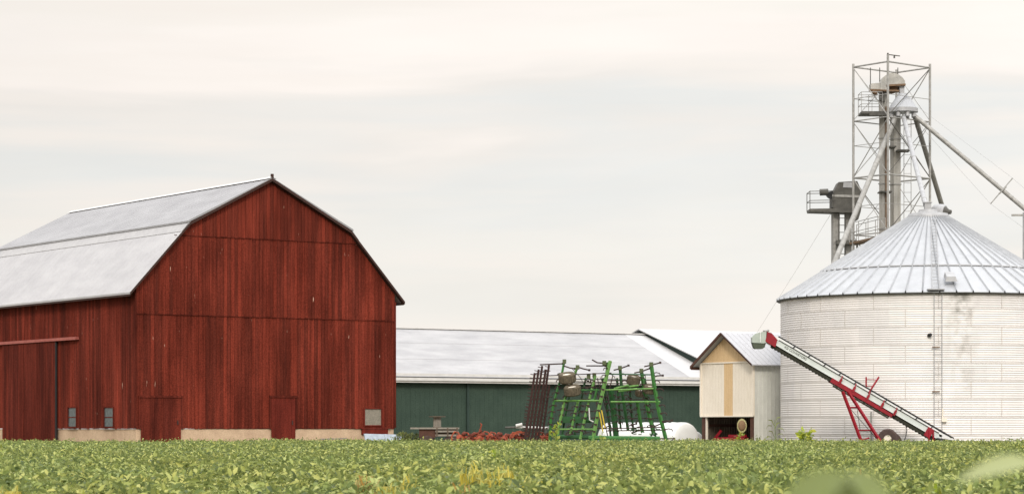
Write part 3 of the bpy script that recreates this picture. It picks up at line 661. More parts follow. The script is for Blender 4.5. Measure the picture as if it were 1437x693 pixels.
def spout(name, pts, r, m, label, flange=3.0):
    t_ = thing(name, pts[0], label, 'spout', 'spouts running down from the distributor')
    MB().tube(pts, r, 12).build('pipe', m, t_, smooth=False)
    tot = (pts[-1]-pts[0]).length; d = (pts[-1]-pts[0]).normalized(); k = .6
    while k < tot: MB().tube([pts[0]+d*k, pts[0]+d*(k+.06)], r+.010, 12).build('flange', M['steel'], t_); k += flange
    return t_
S1 = spout('grain_spout', [P(1257, 164, 129.3), P(1167, 378, 123)], .135, M['steel'], 'grey pipe slanting down left from the cone across the lattice tower')
S2 = spout('grain_spout', [P(1268, 164, 129), P(1299, 288, 116.9)], .12, M['steel_lt'], 'pale steep pipe running from the cone down to the bin peak')
S3 = spout('grain_spout', [P(1284, 164, 129.6), P(1323, 292, 133)], .13, M['mid_steel'], 'darker steep pipe dropping behind the fan at the bin peak')
S4 = spout('grain_spout', [P(1284, 163, 129.3), P(1445, 299, 128.2), P(1560, 396, 127.4)], .12, M['steel'], 'long pipe slanting down right from the cone past the sky')
m_ = MB(); m_.tube([P(1390, 286, 128.3), P(1421, 250, 128.3)], .03, 6); m_.tube([P(1402, 272, 128.3), P(1412, 262, 128.3)], .045, 6); m_.build('cable_spreader', M['steel'], S4)
m_ = MB(); m_.tube([P(1288, 150, 129.3), P(1421, 250, 128.3), P(1560, 372, 127.4)], .006, 4); m_.tube([P(1290, 175, 129.3), P(1390, 286, 128.3), P(1560, 410, 127.4)], .006, 4); m_.build('cable', M['steel_lt'], S4)

# ------------------------------------------------------------------ second elevator
E2 = 134.0
e2 = thing('short_elevator', (P(1180, 300, E2).x, E2, 0), 'shorter dark headed grain elevator with railed platform left of the lattice tower', 'grain elevator')
for px, w in ((1172.5, 11), (1190, 9.5)):
    c = P(px, 300, E2); MB().box((c.x, c.y, zat(300, E2)/2), (w/F*E2*.86, w/F*E2*.86, zat(300, E2)), R(12)).build('trunk', M['steel'], e2)
poly = [(1168, 291), (1168, 274), (1177, 255.5), (1203, 254), (1210, 270), (1210, 284), (1208, 297), (1204.5, 308), (1200, 308), (1197, 298)]
hd = MB().ext([P(x, y, E2-.6) for x, y in poly], (0, 1.2, 0)).build('head_housing', M['dark_steel'], e2)
MB().ext([P(x, y, E2-.64) for x, y in ((1183, 263), (1184, 256), (1196, 255.5), (1196, 263.5))], (0, .03, 0)).build('access_panel', M['steel_lt'], hd)
MB().ext([P(x, y, E2-.64) for x, y in ((1168, 273), (1209, 274), (1209, 277.5), (1168, 276))], (0, .03, 0)).build('housing_flange', M['steel'], hd)
mo = MB(); mo.tube([P(1150.5, 270, E2-.3), P(1162, 269.5, E2-.3)], .18, 12); mo.build('motor', M['dark_steel'], e2)
MB().ext([P(x, y, E2-.4) for x, y in ((1157, 270), (1169, 268), (1169, 280), (1163, 277))], (0, .4, 0)).build('motor_bracket', M['black'], e2)
a, b = P(1134.5, 296, E2), P(1197, 296, E2)
pf = MB(); pf.hexa([(a.x, E2-.7, a.z-.08), (b.x, E2-.7, a.z-.16), (b.x, E2+.7, a.z-.16), (a.x, E2+.7, a.z-.08), (a.x, E2-.7, a.z+.06), (b.x, E2-.7, a.z+.1), (b.x, E2+.7, a.z+.1), (a.x, E2+.7, a.z+.06)])
pf = pf.build('service_platform', M['dark_steel'], e2)
rl = MB(); x1 = P(1168, 296, E2).x
for h in (.5, 1.0):
    for y in (-.68, .68): rl.tube([(a.x, E2+y, a.z+h), (x1, E2+y, a.z+h+.03)], .02, 5)
    rl.tube([(a.x, E2-.68, a.z+h), (a.x, E2+.68, a.z+h)], .02, 5)
for x in (a.x, x1):
    for y in (-.68, .68): rl.tube([(x, E2+y, a.z), (x, E2+y, a.z+1.03)], .022, 5)
rl.build('railing', M['dark_steel'], pf)
l_ = MB()
for px in (1177, 1186): l_.tube([P(px, 600, E2-.3)-Vector((0,0,1.4)), P(px, 300, E2-.3)], .02, 5)
for py in range(306, 420, 10): l_.tube([P(1177, py, E2-.3), P(1186, py, E2-.3)], .018, 4)
l_.build('ladder', M['dark_steel'], e2)
lp = MB(); a, b = P(1172, 341, E2), P(1200, 341, E2); lp.box(((a.x+b.x)/2, E2, a.z), (b.x-a.x, 1.4, .22)); lp.build('lower_platform', M['dark_steel'], e2)
# catwalk from the second elevator towards the big bin
cw = thing('catwalk', P(1215, 342, 128), 'railed steel catwalk running behind the bin roof to the short elevator', 'catwalk')
A, B = P(1197, 341, 131), P(1237, 332, 126)
dk = MB(); off = Vector((.25, .4, 0)); dk.hexa([A-off-Vector((0,0,.1)), B-off-Vector((0,0,.1)), B+off-Vector((0,0,.1)), A+off-Vector((0,0,.1)), A-off, B-off, B+off, A+off]); dk.build('deck', M['rust_shade'], cw)
rl = MB()
for o_ in (-off, off):
    for h in (.5, 1.0): rl.tube([A+o_+Vector((0,0,h)), B+o_+Vector((0,0,h))], .02, 5)
    for k in range(4):
        q = A.lerp(B, k/3)+o_; rl.tube([q, q+Vector((0,0,1))], .02, 5)
rl.build('railing', M['steel'], cw)
sp_ = MB()
for t_ in (.15, .6):
    q = A.lerp(B, t_); sp_.tube([(q.x, q.y, 0), (q.x, q.y, q.z-.08)], .06, 6)
sp_.build('support_post', M['steel'], cw)
gy = thing('guy_wire', P(1166, 300, E2), 'thin wire slanting down left from the short elevator platform', 'wire')
MB().tube([P(1166, 300, E2), P(1118, 378, E2-2), P(1060, 470, E2-5), P(1020, 545, E2-8)], .008, 4).build('wire', M['steel'], gy)
pole = thing('utility_pole', (P(1439, 400, 150).x, 150, 0), 'faint pale pole behind the bin at the right edge of the picture', 'pole')
MB().tube([(P(1438, 400, 150).x, 150, 0), (P(1438, 400, 150).x, 150, zat(298, 150))], .16, 10, .12).build('shaft', M['steel_lt'], pole)
q = P(1438, 302, 150); MB().box((q.x, q.y, q.z), (1.6, .12, .12)).build('crossarm', M['steel'], pole)

# ------------------------------------------------------------------ conveyor
CY = 108.3
cv = thing('belt_conveyor', (P(1200, 600, CY).x, CY, 0), 'long slanted pale belt conveyor on a red frame in front of the bin', 'conveyor')
H0, H1 = P(1083, 475.5, CY), P(1321, 613.5, CY)          # centre line of the trough side
dC = (H1-H0).normalized(); nC = Vector((-dC.z, 0, dC.x)); nC = nC if nC.z > 0 else -nC
LC = (H1-H0).length; WD = .55
def cpt(s_, n_, y_=0.): return H0+dC*s_+nC*n_+Vector((0, y_, 0))
def cbox(mb, s0, s1, n0, n1, y0, y1, n0b=None, n1b=None):
    n0b = n0 if n0b is None else n0b; n1b = n1 if n1b is None else n1b
    mb.hexa([cpt(s0,n0,y0), cpt(s1,n0b,y0), cpt(s1,n0b,y1), cpt(s0,n0,y1), cpt(s0,n1,y0), cpt(s1,n1b,y0), cpt(s1,n1b,y1), cpt(s0,n1,y1)])
b_ = MB(); cbox(b_, .1, LC, -.13, .10, 0, WD); b_.build('trough', M['conv_body'], cv)
b_ = MB(); cbox(b_, .1, LC-.3, .105, .22, .03, .06, None, .20); cbox(b_, .1, LC-.3, .105, .22, WD-.06, WD-.03, None, .24); b_.build('side_flashing', M['conv_top'], cv)
b_ = MB(); cbox(b_, .0, LC, -.145, -.132, -.02, WD+.02); cbox(b_, .1, LC-.1, .095, .11, -.025, .0); b_.build('lower_lip', M['conv_top'], cv)
b_ = MB(); cbox(b_, .15, LC-.1, -.30, -.15, .06, WD-.06)
k = .2
while k < LC-.2: cbox(b_, k, k+.07, -.325, -.30, .08, WD-.08); k += .16
b_.build('return_belt', M['belt'], cv)
b_ = MB(); b_.tube([cpt(.2, .255, .04), cpt(LC+.5, .255, .04)], .028, 6); b_.tube([cpt(.2, .255, WD), cpt(LC+.5, .255, WD)], .02, 6); b_.tube([cpt(.3, .115, -.03), cpt(LC-.2, .115, -.03)], .016, 6); b_.build('top_rod', M['black'], cv)
k = 1.0
while k < LC-.3: MB().bar(cpt(k, .11, -.03), cpt(k+.06, .255, .02), .035).build('rod_bracket', M['black'], cv); k += .78
# head
hh = MB(); pr = [(-.86,-.02),(-.83,.26),(-.62,.40),(-.22,.42),(-.04,.26),(-.02,-.10)]
def wp(x, z, y=0.): return Vector((H0.x+x, CY+y, H0.z+z))
hp_ = [P(x, y, CY-.05) for x, y in ((1056, 480.5), (1055.5, 473), (1060, 468), (1066, 466), (1075.5, 465), (1075, 480.5), (1072, 481.5))]
hh.ext(hp_, (0, WD+.1, 0)); hh = hh.build('discharge_hood', M['hood'], cv)
MB().ext([P(x, y, CY-.02) for x, y in ((1055.5, 480), (1075, 481), (1073, 487.5), (1070, 489), (1060, 489), (1058, 487.5))], (0, WD, 0)).build('hood_mouth', M['hood_dk'], hh)
MB().box(P(1067, 473, CY-.07), (.03, .02, .45)).build('hood_seam', M['conv_top'], hh)
MB().ext([P(x, y, CY-.06) for x, y in ((1077, 465.5), (1083, 467), (1091, 476.5), (1088, 487), (1074, 478.5))], (0, WD+.12, 0)).build('head_guard', M['red_machine'], cv)
MB().tube([P(1072, 465, CY), P(1078, 463.5, CY+.3)], .06, 8).build('head_bearing', M['steel'], cv)
# undercarriage
sA = raywall((H0.x, H0.z), (dC.x, dC.z), 0)[0] if False else None
def sx_(px): return ((px-CX)/F*CY-H0.x)/dC.x
s0, s1 = sx_(1170), sx_(1256)
b_ = MB(); cbox(b_, s0, s1, -.34, -.14, -.09, -.03, -.34, -.2); cbox(b_, s0, s1, -.34, -.14, WD+.03, WD+.09, -.34, -.2); b_.build('undercarriage_beam', M['red_machine'], cv)
b_ = MB(); cbox(b_, s0+.2, s1-.1, -.47, -.40, -.05, -.0); k = s0+.3
while k < s1-.2: cbox(b_, k, k+.12, -.41, -.33, -.06, -.02); k += .35
b_.build('belt_scraper_rail', M['belt'], cv)
for px in (1180.5, 1199.5, 1219, 1239, 1257):
    k = sx_(px); b_ = MB(); cbox(b_, k-.05, k+.05, -.22, .02, -.12, -.03); b_.tube([cpt(k, -.0, -.07), cpt(k-.03, .16, -.05)], .03, 5); b_.build('side_bracket', M['red_machine'], cv)
for y in (-.05, WD+.1):
    for (xa, ya, xb, yb) in ((1182.5, 549, 1212, 628), (1190, 549, 1240, 626)):
        MB().bar(P(xa, ya, CY+y), P(xb, yb, CY+y+(-.35 if y < 0 else .35)), .105).build('leg', M['red_machine'], cv)
b_ = MB()
b_.bar(P(1191, 571.5, CY-.06), P(1203, 571.5, CY-.06), .06); b_.bar(P(1205, 603.5, CY-.06), P(1224, 603.5, CY-.06), .045); b_.bar(P(1210, 617, CY-.3), P(1220, 614, CY-.3), .05)
b_.build('leg_brace', M['red_machine'], cv)
b_ = MB(); b_.tube([P(1195, 575, CY), P(1230, 615, CY)], .012, 4); b_.tube([P(1203, 575, CY), P(1207, 603, CY)], .012, 4); b_.build('brace_wire', M['black'], cv)
b_ = MB(); b_.bar(P(1215.5, 528.5, CY+WD), P(1215.5, 545, CY+WD), .05); b_.bar(P(1233.5, 528.5, CY+WD*.4), P(1218.5, 552, CY+.0), .06)
b_.tube([P(1216, 532, CY+WD), P(1230, 532.5, CY+WD*.4)], .018, 5); b_.tube([P(1216, 541.5, CY+WD), P(1224, 541.5, CY+WD*.4)], .018, 5); b_.build('tow_hitch_frame', M['red_machine'], cv)
# tail
b_ = MB(); k = sx_(1305); cbox(b_, k-.16, k+.12, -.3, .12, -.12, -.02); b_.build('tail_guard', M['red_machine'], cv)
for px in (1303, 1309.5):
    MB().bar(P(px, 604, CY-.1), P(px+.5, 620, CY-.1), .06).build('tail_bracket', M['red_machine'], cv)
b_ = MB(); b_.hexa([P(1318, 612, CY), P(1341, 619, CY), P(1341, 619, CY+WD), P(1318, 612, CY+WD), P(1318, 605, CY), P(1341, 617.5, CY), P(1341, 617.5, CY+WD), P(1318, 605, CY+WD)]); b_.build('intake_hopper', M['conv_top'], cv)
MB().tube([P(1314, 615, CY-.1), P(1342, 619.3, CY-.1)], .045, 6).build('intake_lip', M['black'], cv)
# wheels of the conveyor
for y in (-.25, WD+.35):
    wc = P(1246, 615, CY+y); wh = MB().lathe([(.17,-.12),(.38,-.13),(.43,-.07),(.44,0),(.43,.07),(.38,.13),(.17,.12)], wc, (.25, 1, 0), 28, close=False).build('wheel', M['tyre'], cv)
    MB().lathe([(.05,-.08),(.2,-.09),(.2,.09),(.05,.08)], wc, (.25, 1, 0), 20).build('rim', M['cream'], wh)
MB().ext([P(x, y, CY-.1) for x, y in ((1247, 602), (1255, 604.5), (1263, 612), (1268, 622), (1240, 622))], (0, .4, 0)).build('motor_cover', M['tyre'], cv)
# lettering
cu = bpy.data.curves.new('lettering', 'FONT'); cu.body = 'KSi CONVEYORS'; cu.size = .15; cu.extrude = .003
to = bpy.data.objects.new('lettering_tmp', cu); COL.objects.link(to)
dg = bpy.context.evaluated_depsgraph_get(); me = bpy.data.meshes.new_from_object(to.evaluated_get(dg)); bpy.data.objects.remove(to)
me.materials.append(M['dark_steel']); me.name = 'lettering'
lo = bpy.data.objects.new('lettering', me); COL.objects.link(lo); lo.parent = cv
k = sx_(1101); p0 = cpt(k, -.06, -.012)-Vector(cv.location)
rot = Matrix(((dC.x, nC.x, 0), (0, 0, -1), (dC.z, nC.z, 0))).transposed().transposed()
mw = Matrix(((dC.x, nC.x, 0, p0.x), (0, 0, -1, p0.y), (dC.z, nC.z, 0, p0.z), (0, 0, 0, 1)))
me.transform(mw)
# hose
hs = thing('hose', P(1270, 618, 109), 'thin black hose curving up to the conveyor beside the bin wall', 'hose')
MB().tube([P(1268, 622, 109), P(1271, 612, 109), P(1272.5, 604, 109), P(1272, 598, 108.6)], .02, 6).build('tube', M['black'], hs)

# ------------------------------------------------------------------ folded field cultivator
KY = 112.5
cu_ = thing('field_cultivator', (P(845, 600, KY).x, KY, 0), 'green folded field cultivator with upright wings of bars and hooked tines', 'cultivator')
def U(px, py, dy=0.): return P(px, py, KY+dy)
def ubar(pts, r, m, name, n=4, parent=None): return MB().tube([U(*q) for q in pts], r, n).build(name, M[m], parent or cu_)
ubar([(792,506,2.),(789,522,1.9),(786,535,1.8),(782.5,545,1.7),(777,565,1.4),(773,590,1.1),(771,618,.9)], .055, 'machine_green', 'wing_bar')
ubar([(810.5,514,1.6),(807,524,1.6),(792.5,560,1.2),(784,600,.8),(782,619,.6)], .06, 'machine_green_lt', 'wing_bar')
ubar([(811,563,1.0),(806,582,.9),(802,602,.7),(797,618,.6)], .055, 'machine_green_lt', 'wing_bar')
ubar([(835.5,527,.8),(828,556,.6),(820,590,.3),(814,616,.1)], .06, 'machine_green_lt', 'wing_bar')
ubar([(856.5,506,.2),(848,540,.1),(840,575,0),(831.5,620,-.2)], .085, 'machine_green_lt', 'wing_bar')
ubar([(853.5,508,.5),(851,530,.5),(846,545,.4)], .08, 'machine_green', 'wing_bar')
ubar([(913.5,509,0),(918,540,-.1),(925,578,-.2),(935.5,620,-.3)], .09, 'machine_green', 'wing_bar')
ubar([(900,519,.6),(904,548,.6),(910,578,.6),(917,608,.5)], .085, 'machine_green', 'wing_bar')
ubar([(870,515,1.2),(872.5,545,1.1),(877,575,1.),(881.5,604,1.)], .07, 'machine_green_dk', 'wing_bar')
ubar([(894.5,564,1.4),(898,588,1.3),(901.5,606,1.3)], .08, 'machine_green', 'wing_bar')
ubar([(857.5,546,.9),(861,575,.9),(865,616,.8)], .13, 'machine_green_dk', 'mast')
ubar([(846,530,1.6),(852,570,1.6),(857,612,1.5)], .05, 'machine_green_dk', 'wing_bar')
ubar([(866,530,1.8),(868,560,1.8),(871,600,1.8)], .05, 'machine_green_dk', 'wing_bar')
ubar([(884,540,1.9),(885,570,1.9),(889,604,1.9)], .05, 'machine_green_dk', 'wing_bar')
for (x0, x1, y0, y1, d0, d1, r, m) in ((776,841,562,562,1.5,0,.045,'machine_green_lt'), (783,834,602,602,.8,-.1,.04,'machine_green_lt'), (764,858,527,523,2.,.2,.022,'shank'),
        (815,857,547,547,.8,.2,.03,'machine_green'), (857,926.5,563.5,563.5,.1,-.2,.04,'machine_green_lt'), (846,917,547,545,.2,-.2,.035,'machine_green_lt'),
        (852,919,524.5,525.5,.4,-.1,.03,'machine_green_dk'), (846,928,601,599,.2,-.3,.025,'shank'), (852,930,604,603,.8,.4,.025,'shank'), (776,835,593,590,1.6,.4,.03,'machine_green_dk'),
        (848,926,561,560,1.4,1.2,.022,'shank'), (778,840,545,543,2.0,1.,.018,'shank')):
    ubar([(x0,y0,d0),(x1,y1,d1)], r, m, 'crossbar')
ubar([(826,614,-.1),(926,615,-.4)], .11, 'machine_green', 'hitch_tube', 8)
ubar([(840,618.5,-.3),(905,618.5,-.4)], .07, 'machine_green_dk', 'hitch_tube', 8)
ubar([(783,612,.5),(832,613,.1)], .09, 'machine_green_dk', 'hitch_tube', 8)
MB().hexa([U(785,593,1.),U(830,593,.6),U(830,593,1.6),U(785,593,1.6),U(785,584,1.),U(828,584,.6),U(828,584,1.6),U(785,584,1.6)]).build('seed_box', M['machine_green_dk'], cu_)
ubar([(838,545,.5),(834,560,.5),(826.5,562,.4)], .05, 'machine_green', 'strut')
for a in (((757.5,511.5,2),(790,510,2.)), ((791,513,1.9),(800,516,1.8),(807,517,1.8)), ((812,515,1.6),(818,517,1.4),(827,519,1.2)), ((831,504.5,.6),(838,508.5,.5),(850,510,.3)), ((823,513,.9),(850,513,.3)),
          ((904,514,0),(914,512,0),(926.5,508.5,0)), ((890,523,.6),(900,521,.6),(912,516.5,.4)), ((861,519,1.2),(870,517,1.2),(882,512.5,1.2)), ((916,529,0),(922,527,0),(930,526.5,0)),
          ((918,598,-.2),(930,593,-.2),(943,589.5,-.2)), ((883,597,.8),(893,594,.8)), ((886,607,.5),(897,603.5,.5)), ((926,615,-.3),(946,615,-.3)), ((855,597,.1),(846,601,.1),(836,600,0))):
    ubar(a, .033, 'shank', 'top_arm', 6)
    e = U(*a[-1]); MB().box(e, (.1, .08, .1)).build('arm_clamp', M['shank'], cu_)
for q in ((792,507,2.),(810.5,515,1.6),(848,509,.3),(914,511,0),(900,520,.6),(870,516,1.2),(834,526,.9),(786,527,1.8),(826,528,1.)):
    MB().box(U(*q), (.17, .2, .2)).build('clamp', M['olive'], cu_)
# tines: hooked spring shanks along each wing bar
def tines(x0, y0, x1, y1, d0, d1, n, sgn, L=7.):
    mb = MB()
    for i in range(n):
        t_ = (i+.5)/n; x = x0+(x1-x0)*t_; y = y0+(y1-y0)*t_; d = d0+(d1-d0)*t_; k = L*random.uniform(.7, 1.15)
        mb.tube([U(x, y, d), U(x+sgn*k*.5, y-1.2, d-.06), U(x+sgn*k*.9, y-.2, d-.1), U(x+sgn*k, y+2.4, d-.1)], .024, 5)
        mb.box(U(x, y, d), (.10, .14, .08))
    mb.build('tine_row', M['shank'], cu_)
tines(790,520, 773,600, 1.9, 1., 9, -1, 8)
tines(806,525, 784,604, 1.6, .8, 9, -1)
tines(811,566, 800,612, 1., .7, 5, -1)
tines(835,530, 816,608, .8, .1, 9, -1)
tines(854,512, 833,610, .2, -.2, 10, -1, 6)
tines(914,518, 934,608, 0., -.3, 8, 1, 10)
tines(901,525, 916,602, .6, .5, 8, -1)
tines(870,520, 881,600, 1.2, 1., 8, 1)
tines(857,550, 865,606, .9, .8, 6, 1, 7)
tines(894,568, 901,604, 1.4, 1.3, 4, -1, 7)
for a_ in ((776,566,771,612,1.6,1.2,6,-1,6),(846,534,856,608,1.6,1.5,8,1,6),(866,534,870,598,1.8,1.8,7,1,6),(884,544,888,602,1.9,1.9,6,-1,6),(826,530,812,600,1.4,.9,8,-1,6),(900,522,914,602,1.,.9,8,1,6)): tines(*a_)
ubar([(822,530,1.5),(815,565,1.3),(806,612,1.)], .045, 'machine_green_dk', 'wing_bar')  # rear bars; their shadow is put into the dark green
ubar([(799,556,1.8),(793,585,1.5),(788,616,1.3)], .045, 'machine_green_dk', 'wing_bar')
ubar([(905,530,1.5),(910,565,1.4),(920,612,1.3)], .045, 'machine_green_dk', 'wing_bar')
for (x0, x1, y0, y1) in ((782,842,575,577),(786,836,585,586),(858,922,575,574),(862,926,587,586),(850,905,534,533),(800,850,535,536)): ubar([(x0,y0,1.6),(x1,y1,1.2)], .022, 'shank', 'crossbar')
# hydraulic lines looping between the wings
for pts in (((803,517,1.),(815,530,.9),(822,545,.8),(836,552,.5)), ((850,520,.2),(862,528,.2),(868,545,.3),(880,543,.2)), ((893,540,.1),(902,552,.1),(908,568,0),(915,575,0)), ((838,590,.2),(850,584,.2),(860,592,.3),(872,588,.3))): ubar(pts, .016, 'black', 'hydraulic_line', 5)
# rear dark bars seen through the frame
for (xa, ya, xb, yb) in ((827,528,846,600),(832,527,853,612),(838,530,858,600),(860,526,852,560),(843,529,868,606)):
    ubar([(xa,ya,2.2),(xb,yb,2.0)], .024, 'shank', 'rear_bar')
for (xa, ya, xb, yb) in ((841,578,846,605),(844,575,849,600)): ubar([(xa,ya,-.1),(xb,yb,-.1)], .03, 'yellow_tube', 'yellow_strut')
ubar([(826.6,572,.3),(827.5,589,.3),(833,591.5,.2)], .032, 'white_trim', 'hydraulic_hose', 6)
for (xa, ya, xb, yb) in ((862,545,882,540),(876,543,896,540.5),(868,549,894,545)): 
    ubar([(xa,ya,.3),(xb,yb,.1)], .045, 'machine_green_lt', 'hydraulic_cylinder', 8)
# transport wheels carried on the folded wings
for (px, py, d, w, h, tl) in ((796,530,1.3,24.5,13.5,6), (803.5,547.5,.9,24,13.5,8), (889,533,.6,18.5,13,-8), (912,546,.2,17,11.5,-4), (899,551,.9,15,10,-4)):
    c = U(px, py, d); rr = w/2/F*KY; hh_ = h/F*KY
    ax = Vector((math.sin(R(-tl)), -.25, math.cos(R(tl)))).normalized()
    t_ = MB().lathe([(rr*.5,-hh_*.36),(rr*.86,-hh_*.5),(rr*.98,-hh_*.36),(rr,0),(rr*.98,hh_*.36),(rr*.86,hh_*.5),(rr*.5,hh_*.36)], c, ax, 24, close=False)
    for j in range(20):
        a = 2*math.pi*j/20; u = ax.orthogonal().normalized(); w_ = ax.cross(u); q = c+(u*math.cos(a)+w_*math.sin(a))*rr*.99
        t_.tube([q-ax*hh_*.34, q+ax*hh_*.34], .018, 4)
    t_ = t_.build('tyre', M['tyre_dusty'], cu_)
    MB().lathe([(.04,-hh_*.3),(rr*.52,-hh_*.34),(rr*.52,hh_*.34),(.04,hh_*.3)], c, ax, 18).build('rim', M['cream'], t_)
# clutter at the foot: folded shank gang
m_ = MB()
for i in range(26):
    x = random.uniform(880, 926); y = random.uniform(598, 614); a = random.uniform(-1.2, 1.2); l = random.uniform(3, 8); d = random.uniform(-.3, .5)
    m_.tube([U(x, y, d), U(x+l*math.cos(a)*.5, y-l*math.sin(a)*.6, d), U(x+l*math.cos(a), y-l*math.sin(a)*.4, d-.1)], .024, 5)
m_.build('tine_row', M['machine_green_dk'], cu_)
m_ = MB()
for i in range(14):
    x = random.uniform(786, 828); y = random.uniform(596, 614); l = random.uniform(4, 9); a = random.uniform(-1.2, 1.2); d = random.uniform(.0, .8)
    m_.tube([U(x, y, d), U(x+l*math.cos(a), y-l*math.sin(a), d)], .024, 5)
m_.build('tine_row', M['shank'], cu_)

# brown spike harrow standing on edge
hw = thing('spike_harrow', (P(748, 600, 113.4).x, 113.4, 0), 'dark brown rusted spike harrow sections leaning upright left of the green cultivator', 'harrow')
for i, (xa, ya, xb, yb) in enumerate(((750.5,523,737,616),(756,518,741,619),(761,513,746,619),(766,518,750.5,619),(770.5,512,755,619),(743.5,568,736,618),(771,540,762,606))):
    dy = 113.2+.25*i; m_ = MB(); m_.tube([P(xa,ya,dy), P(xb,yb,dy-.3)], .052, 4)
    n = int((yb-ya)/5)
    for k in range(n):
        t_ = (k+.5)/n; q = P(xa,ya,dy).lerp(P(xb,yb,dy-.3), t_); m_.tube([q, q+Vector((-.19, -.05, .03))], .019, 4); m_.box(q, (.09,.09,.05))
    m_.build('harrow_bar', M['harrow'], hw)
for (xa, ya, xb, yb) in ((750,524,772,520),(745,560,775,556),(742,585,768,583),(740,604,764,603)): MB().tube([P(xa,ya,113.2), P(xb,yb,114.6)], .022, 5).build('crossbar', M['harrow'], hw)

# white drill pipe behind the harrow
wp_ = thing('white_pipe', P(745, 597, 118), 'white pipe with a valve lying behind the harrow against the green wall', 'pipe')
MB().tube([P(724, 599, 118), P(772, 600, 118)], .06, 8).build('tube', M['white_trim'], wp_)
MB().tube([P(724, 597, 117.9), P(733, 595, 117.9)], .08, 8).build('valve', M['white_trim'], wp_)
m_ = MB(); 
for px in (730, 766): m_.box((P(px,600,118).x, 118, .72), (.08,.08,1.44))
m_.build('stand', M['dark_steel'], wp_)
MB().tube([P(709, 599.5, 118), P(724, 599, 118)], .05, 8).build('coupling', M['dark_steel'], wp_)

# ------------------------------------------------------------------ orange ploughs
def plough(px, w, Y, label, seed, lever=False, fender=False):
    rnd = random.Random(seed)
    c = P(px, 600, Y); t_ = thing('plough', (c.x, c.y, 0), label, 'plough', 'orange ploughs parked along the green wall')
    W = w/F*Y
    z0 = .95
    fr = MB(); fr.bar((c.x-W/2, Y, z0+.15), (c.x+W/2, Y-.3, z0), .11); fr.bar((c.x-W/2+.1, Y+.5, z0+.1), (c.x+W/2, Y+.3, z0+.05), .09)
    for k in range(3):
        x = c.x-W/2+W*(k+.5)/3; fr.bar((x, Y-.2, z0), (x+.1, Y+.5, z0+.25), .08)
    fr.build('frame', M['orange'], t_)
    for k in range(3 if w > 20 else 1):
        x = c.x-W/2+W*(k+.5)/(3 if w > 20 else 1)
        q = Vector((x+rnd.uniform(-.05,.05), Y-.25-.05*k, z0+rnd.uniform(-.05,.06)))
        ax = Vector((rnd.uniform(-.6,.6), -1, rnd.uniform(.0,.4)))
        MB().lathe([(.07,.05),(.12,.04),(.19,0),(.20,.0),(.13,.03),(.07,.035)], q, ax, 20, close=False).build('disc', M['orange'] if k % 2 == 0 else M['orange_dk'], t_)
        MB().tube([q+Vector((0,.1,.0)), q+Vector((-.1,.2,.28)), q+Vector((-.28,.25,.33)), q+Vector((-.42,.2,.1)), q+Vector((-.38,.1,-.3)), q+Vector((-.2,0,-.5))], .04, 6).build('shank', M['orange'], t_)
        MB().ext([q+Vector(v) for v in ((-.3,-.05,-.25),(.1,-.1,-.35),(.2,-.1,-.15),(-.1,-.05,.02))], (.04,.07,.04)).build('mouldboard', M['orange_dk'] if k % 2 == 0 else M['orange'], t_)
        if rnd.random() < .8: MB().lathe([(.04,-.1),(.09,-.06),(.09,.06),(.04,.1)], q+Vector((.16,.05,.22)), (1,0,.3), 12).build('spring', M['orange_dk'], t_)
    for k in range(int(w*.7)):
        x = c.x+rnd.uniform(-.5,.5)*W; y = Y+rnd.uniform(-.4,.4); z = z0+rnd.uniform(-.05,.22); a = rnd.uniform(-1.3,1.3); l = rnd.uniform(.15,.42)
        MB().tube([(x,y,z),(x+l*.5*math.cos(a),y-.05,z+l*.5*math.sin(a)+.06),(x+l*math.cos(a),y-.1,z+l*math.sin(a)-.05)], rnd.uniform(.016,.034), 5).build('spring_tine', M['orange'] if k % 2 else M['orange_dk'], t_)
    if lever:
        MB().tube([(c.x+W*.25, Y, z0+.1), (c.x+W*.36, Y, z0+.45), (c.x+W*.42, Y, z0+.72), (c.x+W*.36, Y, z0+.76)], .035, 6).build('lever', M['orange'], t_)
        MB().bar((c.x+W*.2, Y-.1, z0+.25), (c.x+W*.44, Y-.1, z0+.42), .07).build('lever_link', M['orange_dk'], t_)
    if fender:
        arc = [(math.cos(a)*.42, math.sin(a)*.42) for a in [R(20+i*18) for i in range(9)]]+[(math.cos(a)*.3, math.sin(a)*.3) for a in [R(20+i*18) for i in range(8, -1, -1)]]
        m_ = MB()
        for i in range(8):
            j = 17-i
            m_.ext([(c.x+arc[i][0], Y-.5, .95+arc[i][1]), (c.x+arc[i+1][0], Y-.5, .95+arc[i+1][1]), (c.x+arc[j-1][0], Y-.5, .95+arc[j-1][1]), (c.x+arc[j][0], Y-.5, .95+arc[j][1])], (0, .3, 0))
        m_.build('fender', M['orange'], t_)
    return t_
plough(660, 38, 115, 'orange plough with a raised lever beside the grey wagon', 1, lever=True)
plough(697, 30, 115.6, 'orange plough without a lever, middle of the three by the green wall', 2)
plough(729, 15, 115, 'orange plough with a curved fender just left of the brown harrow', 3, fender=True)
plough(764, 14, 115.6, 'small orange plough half hidden behind the brown harrow', 5)

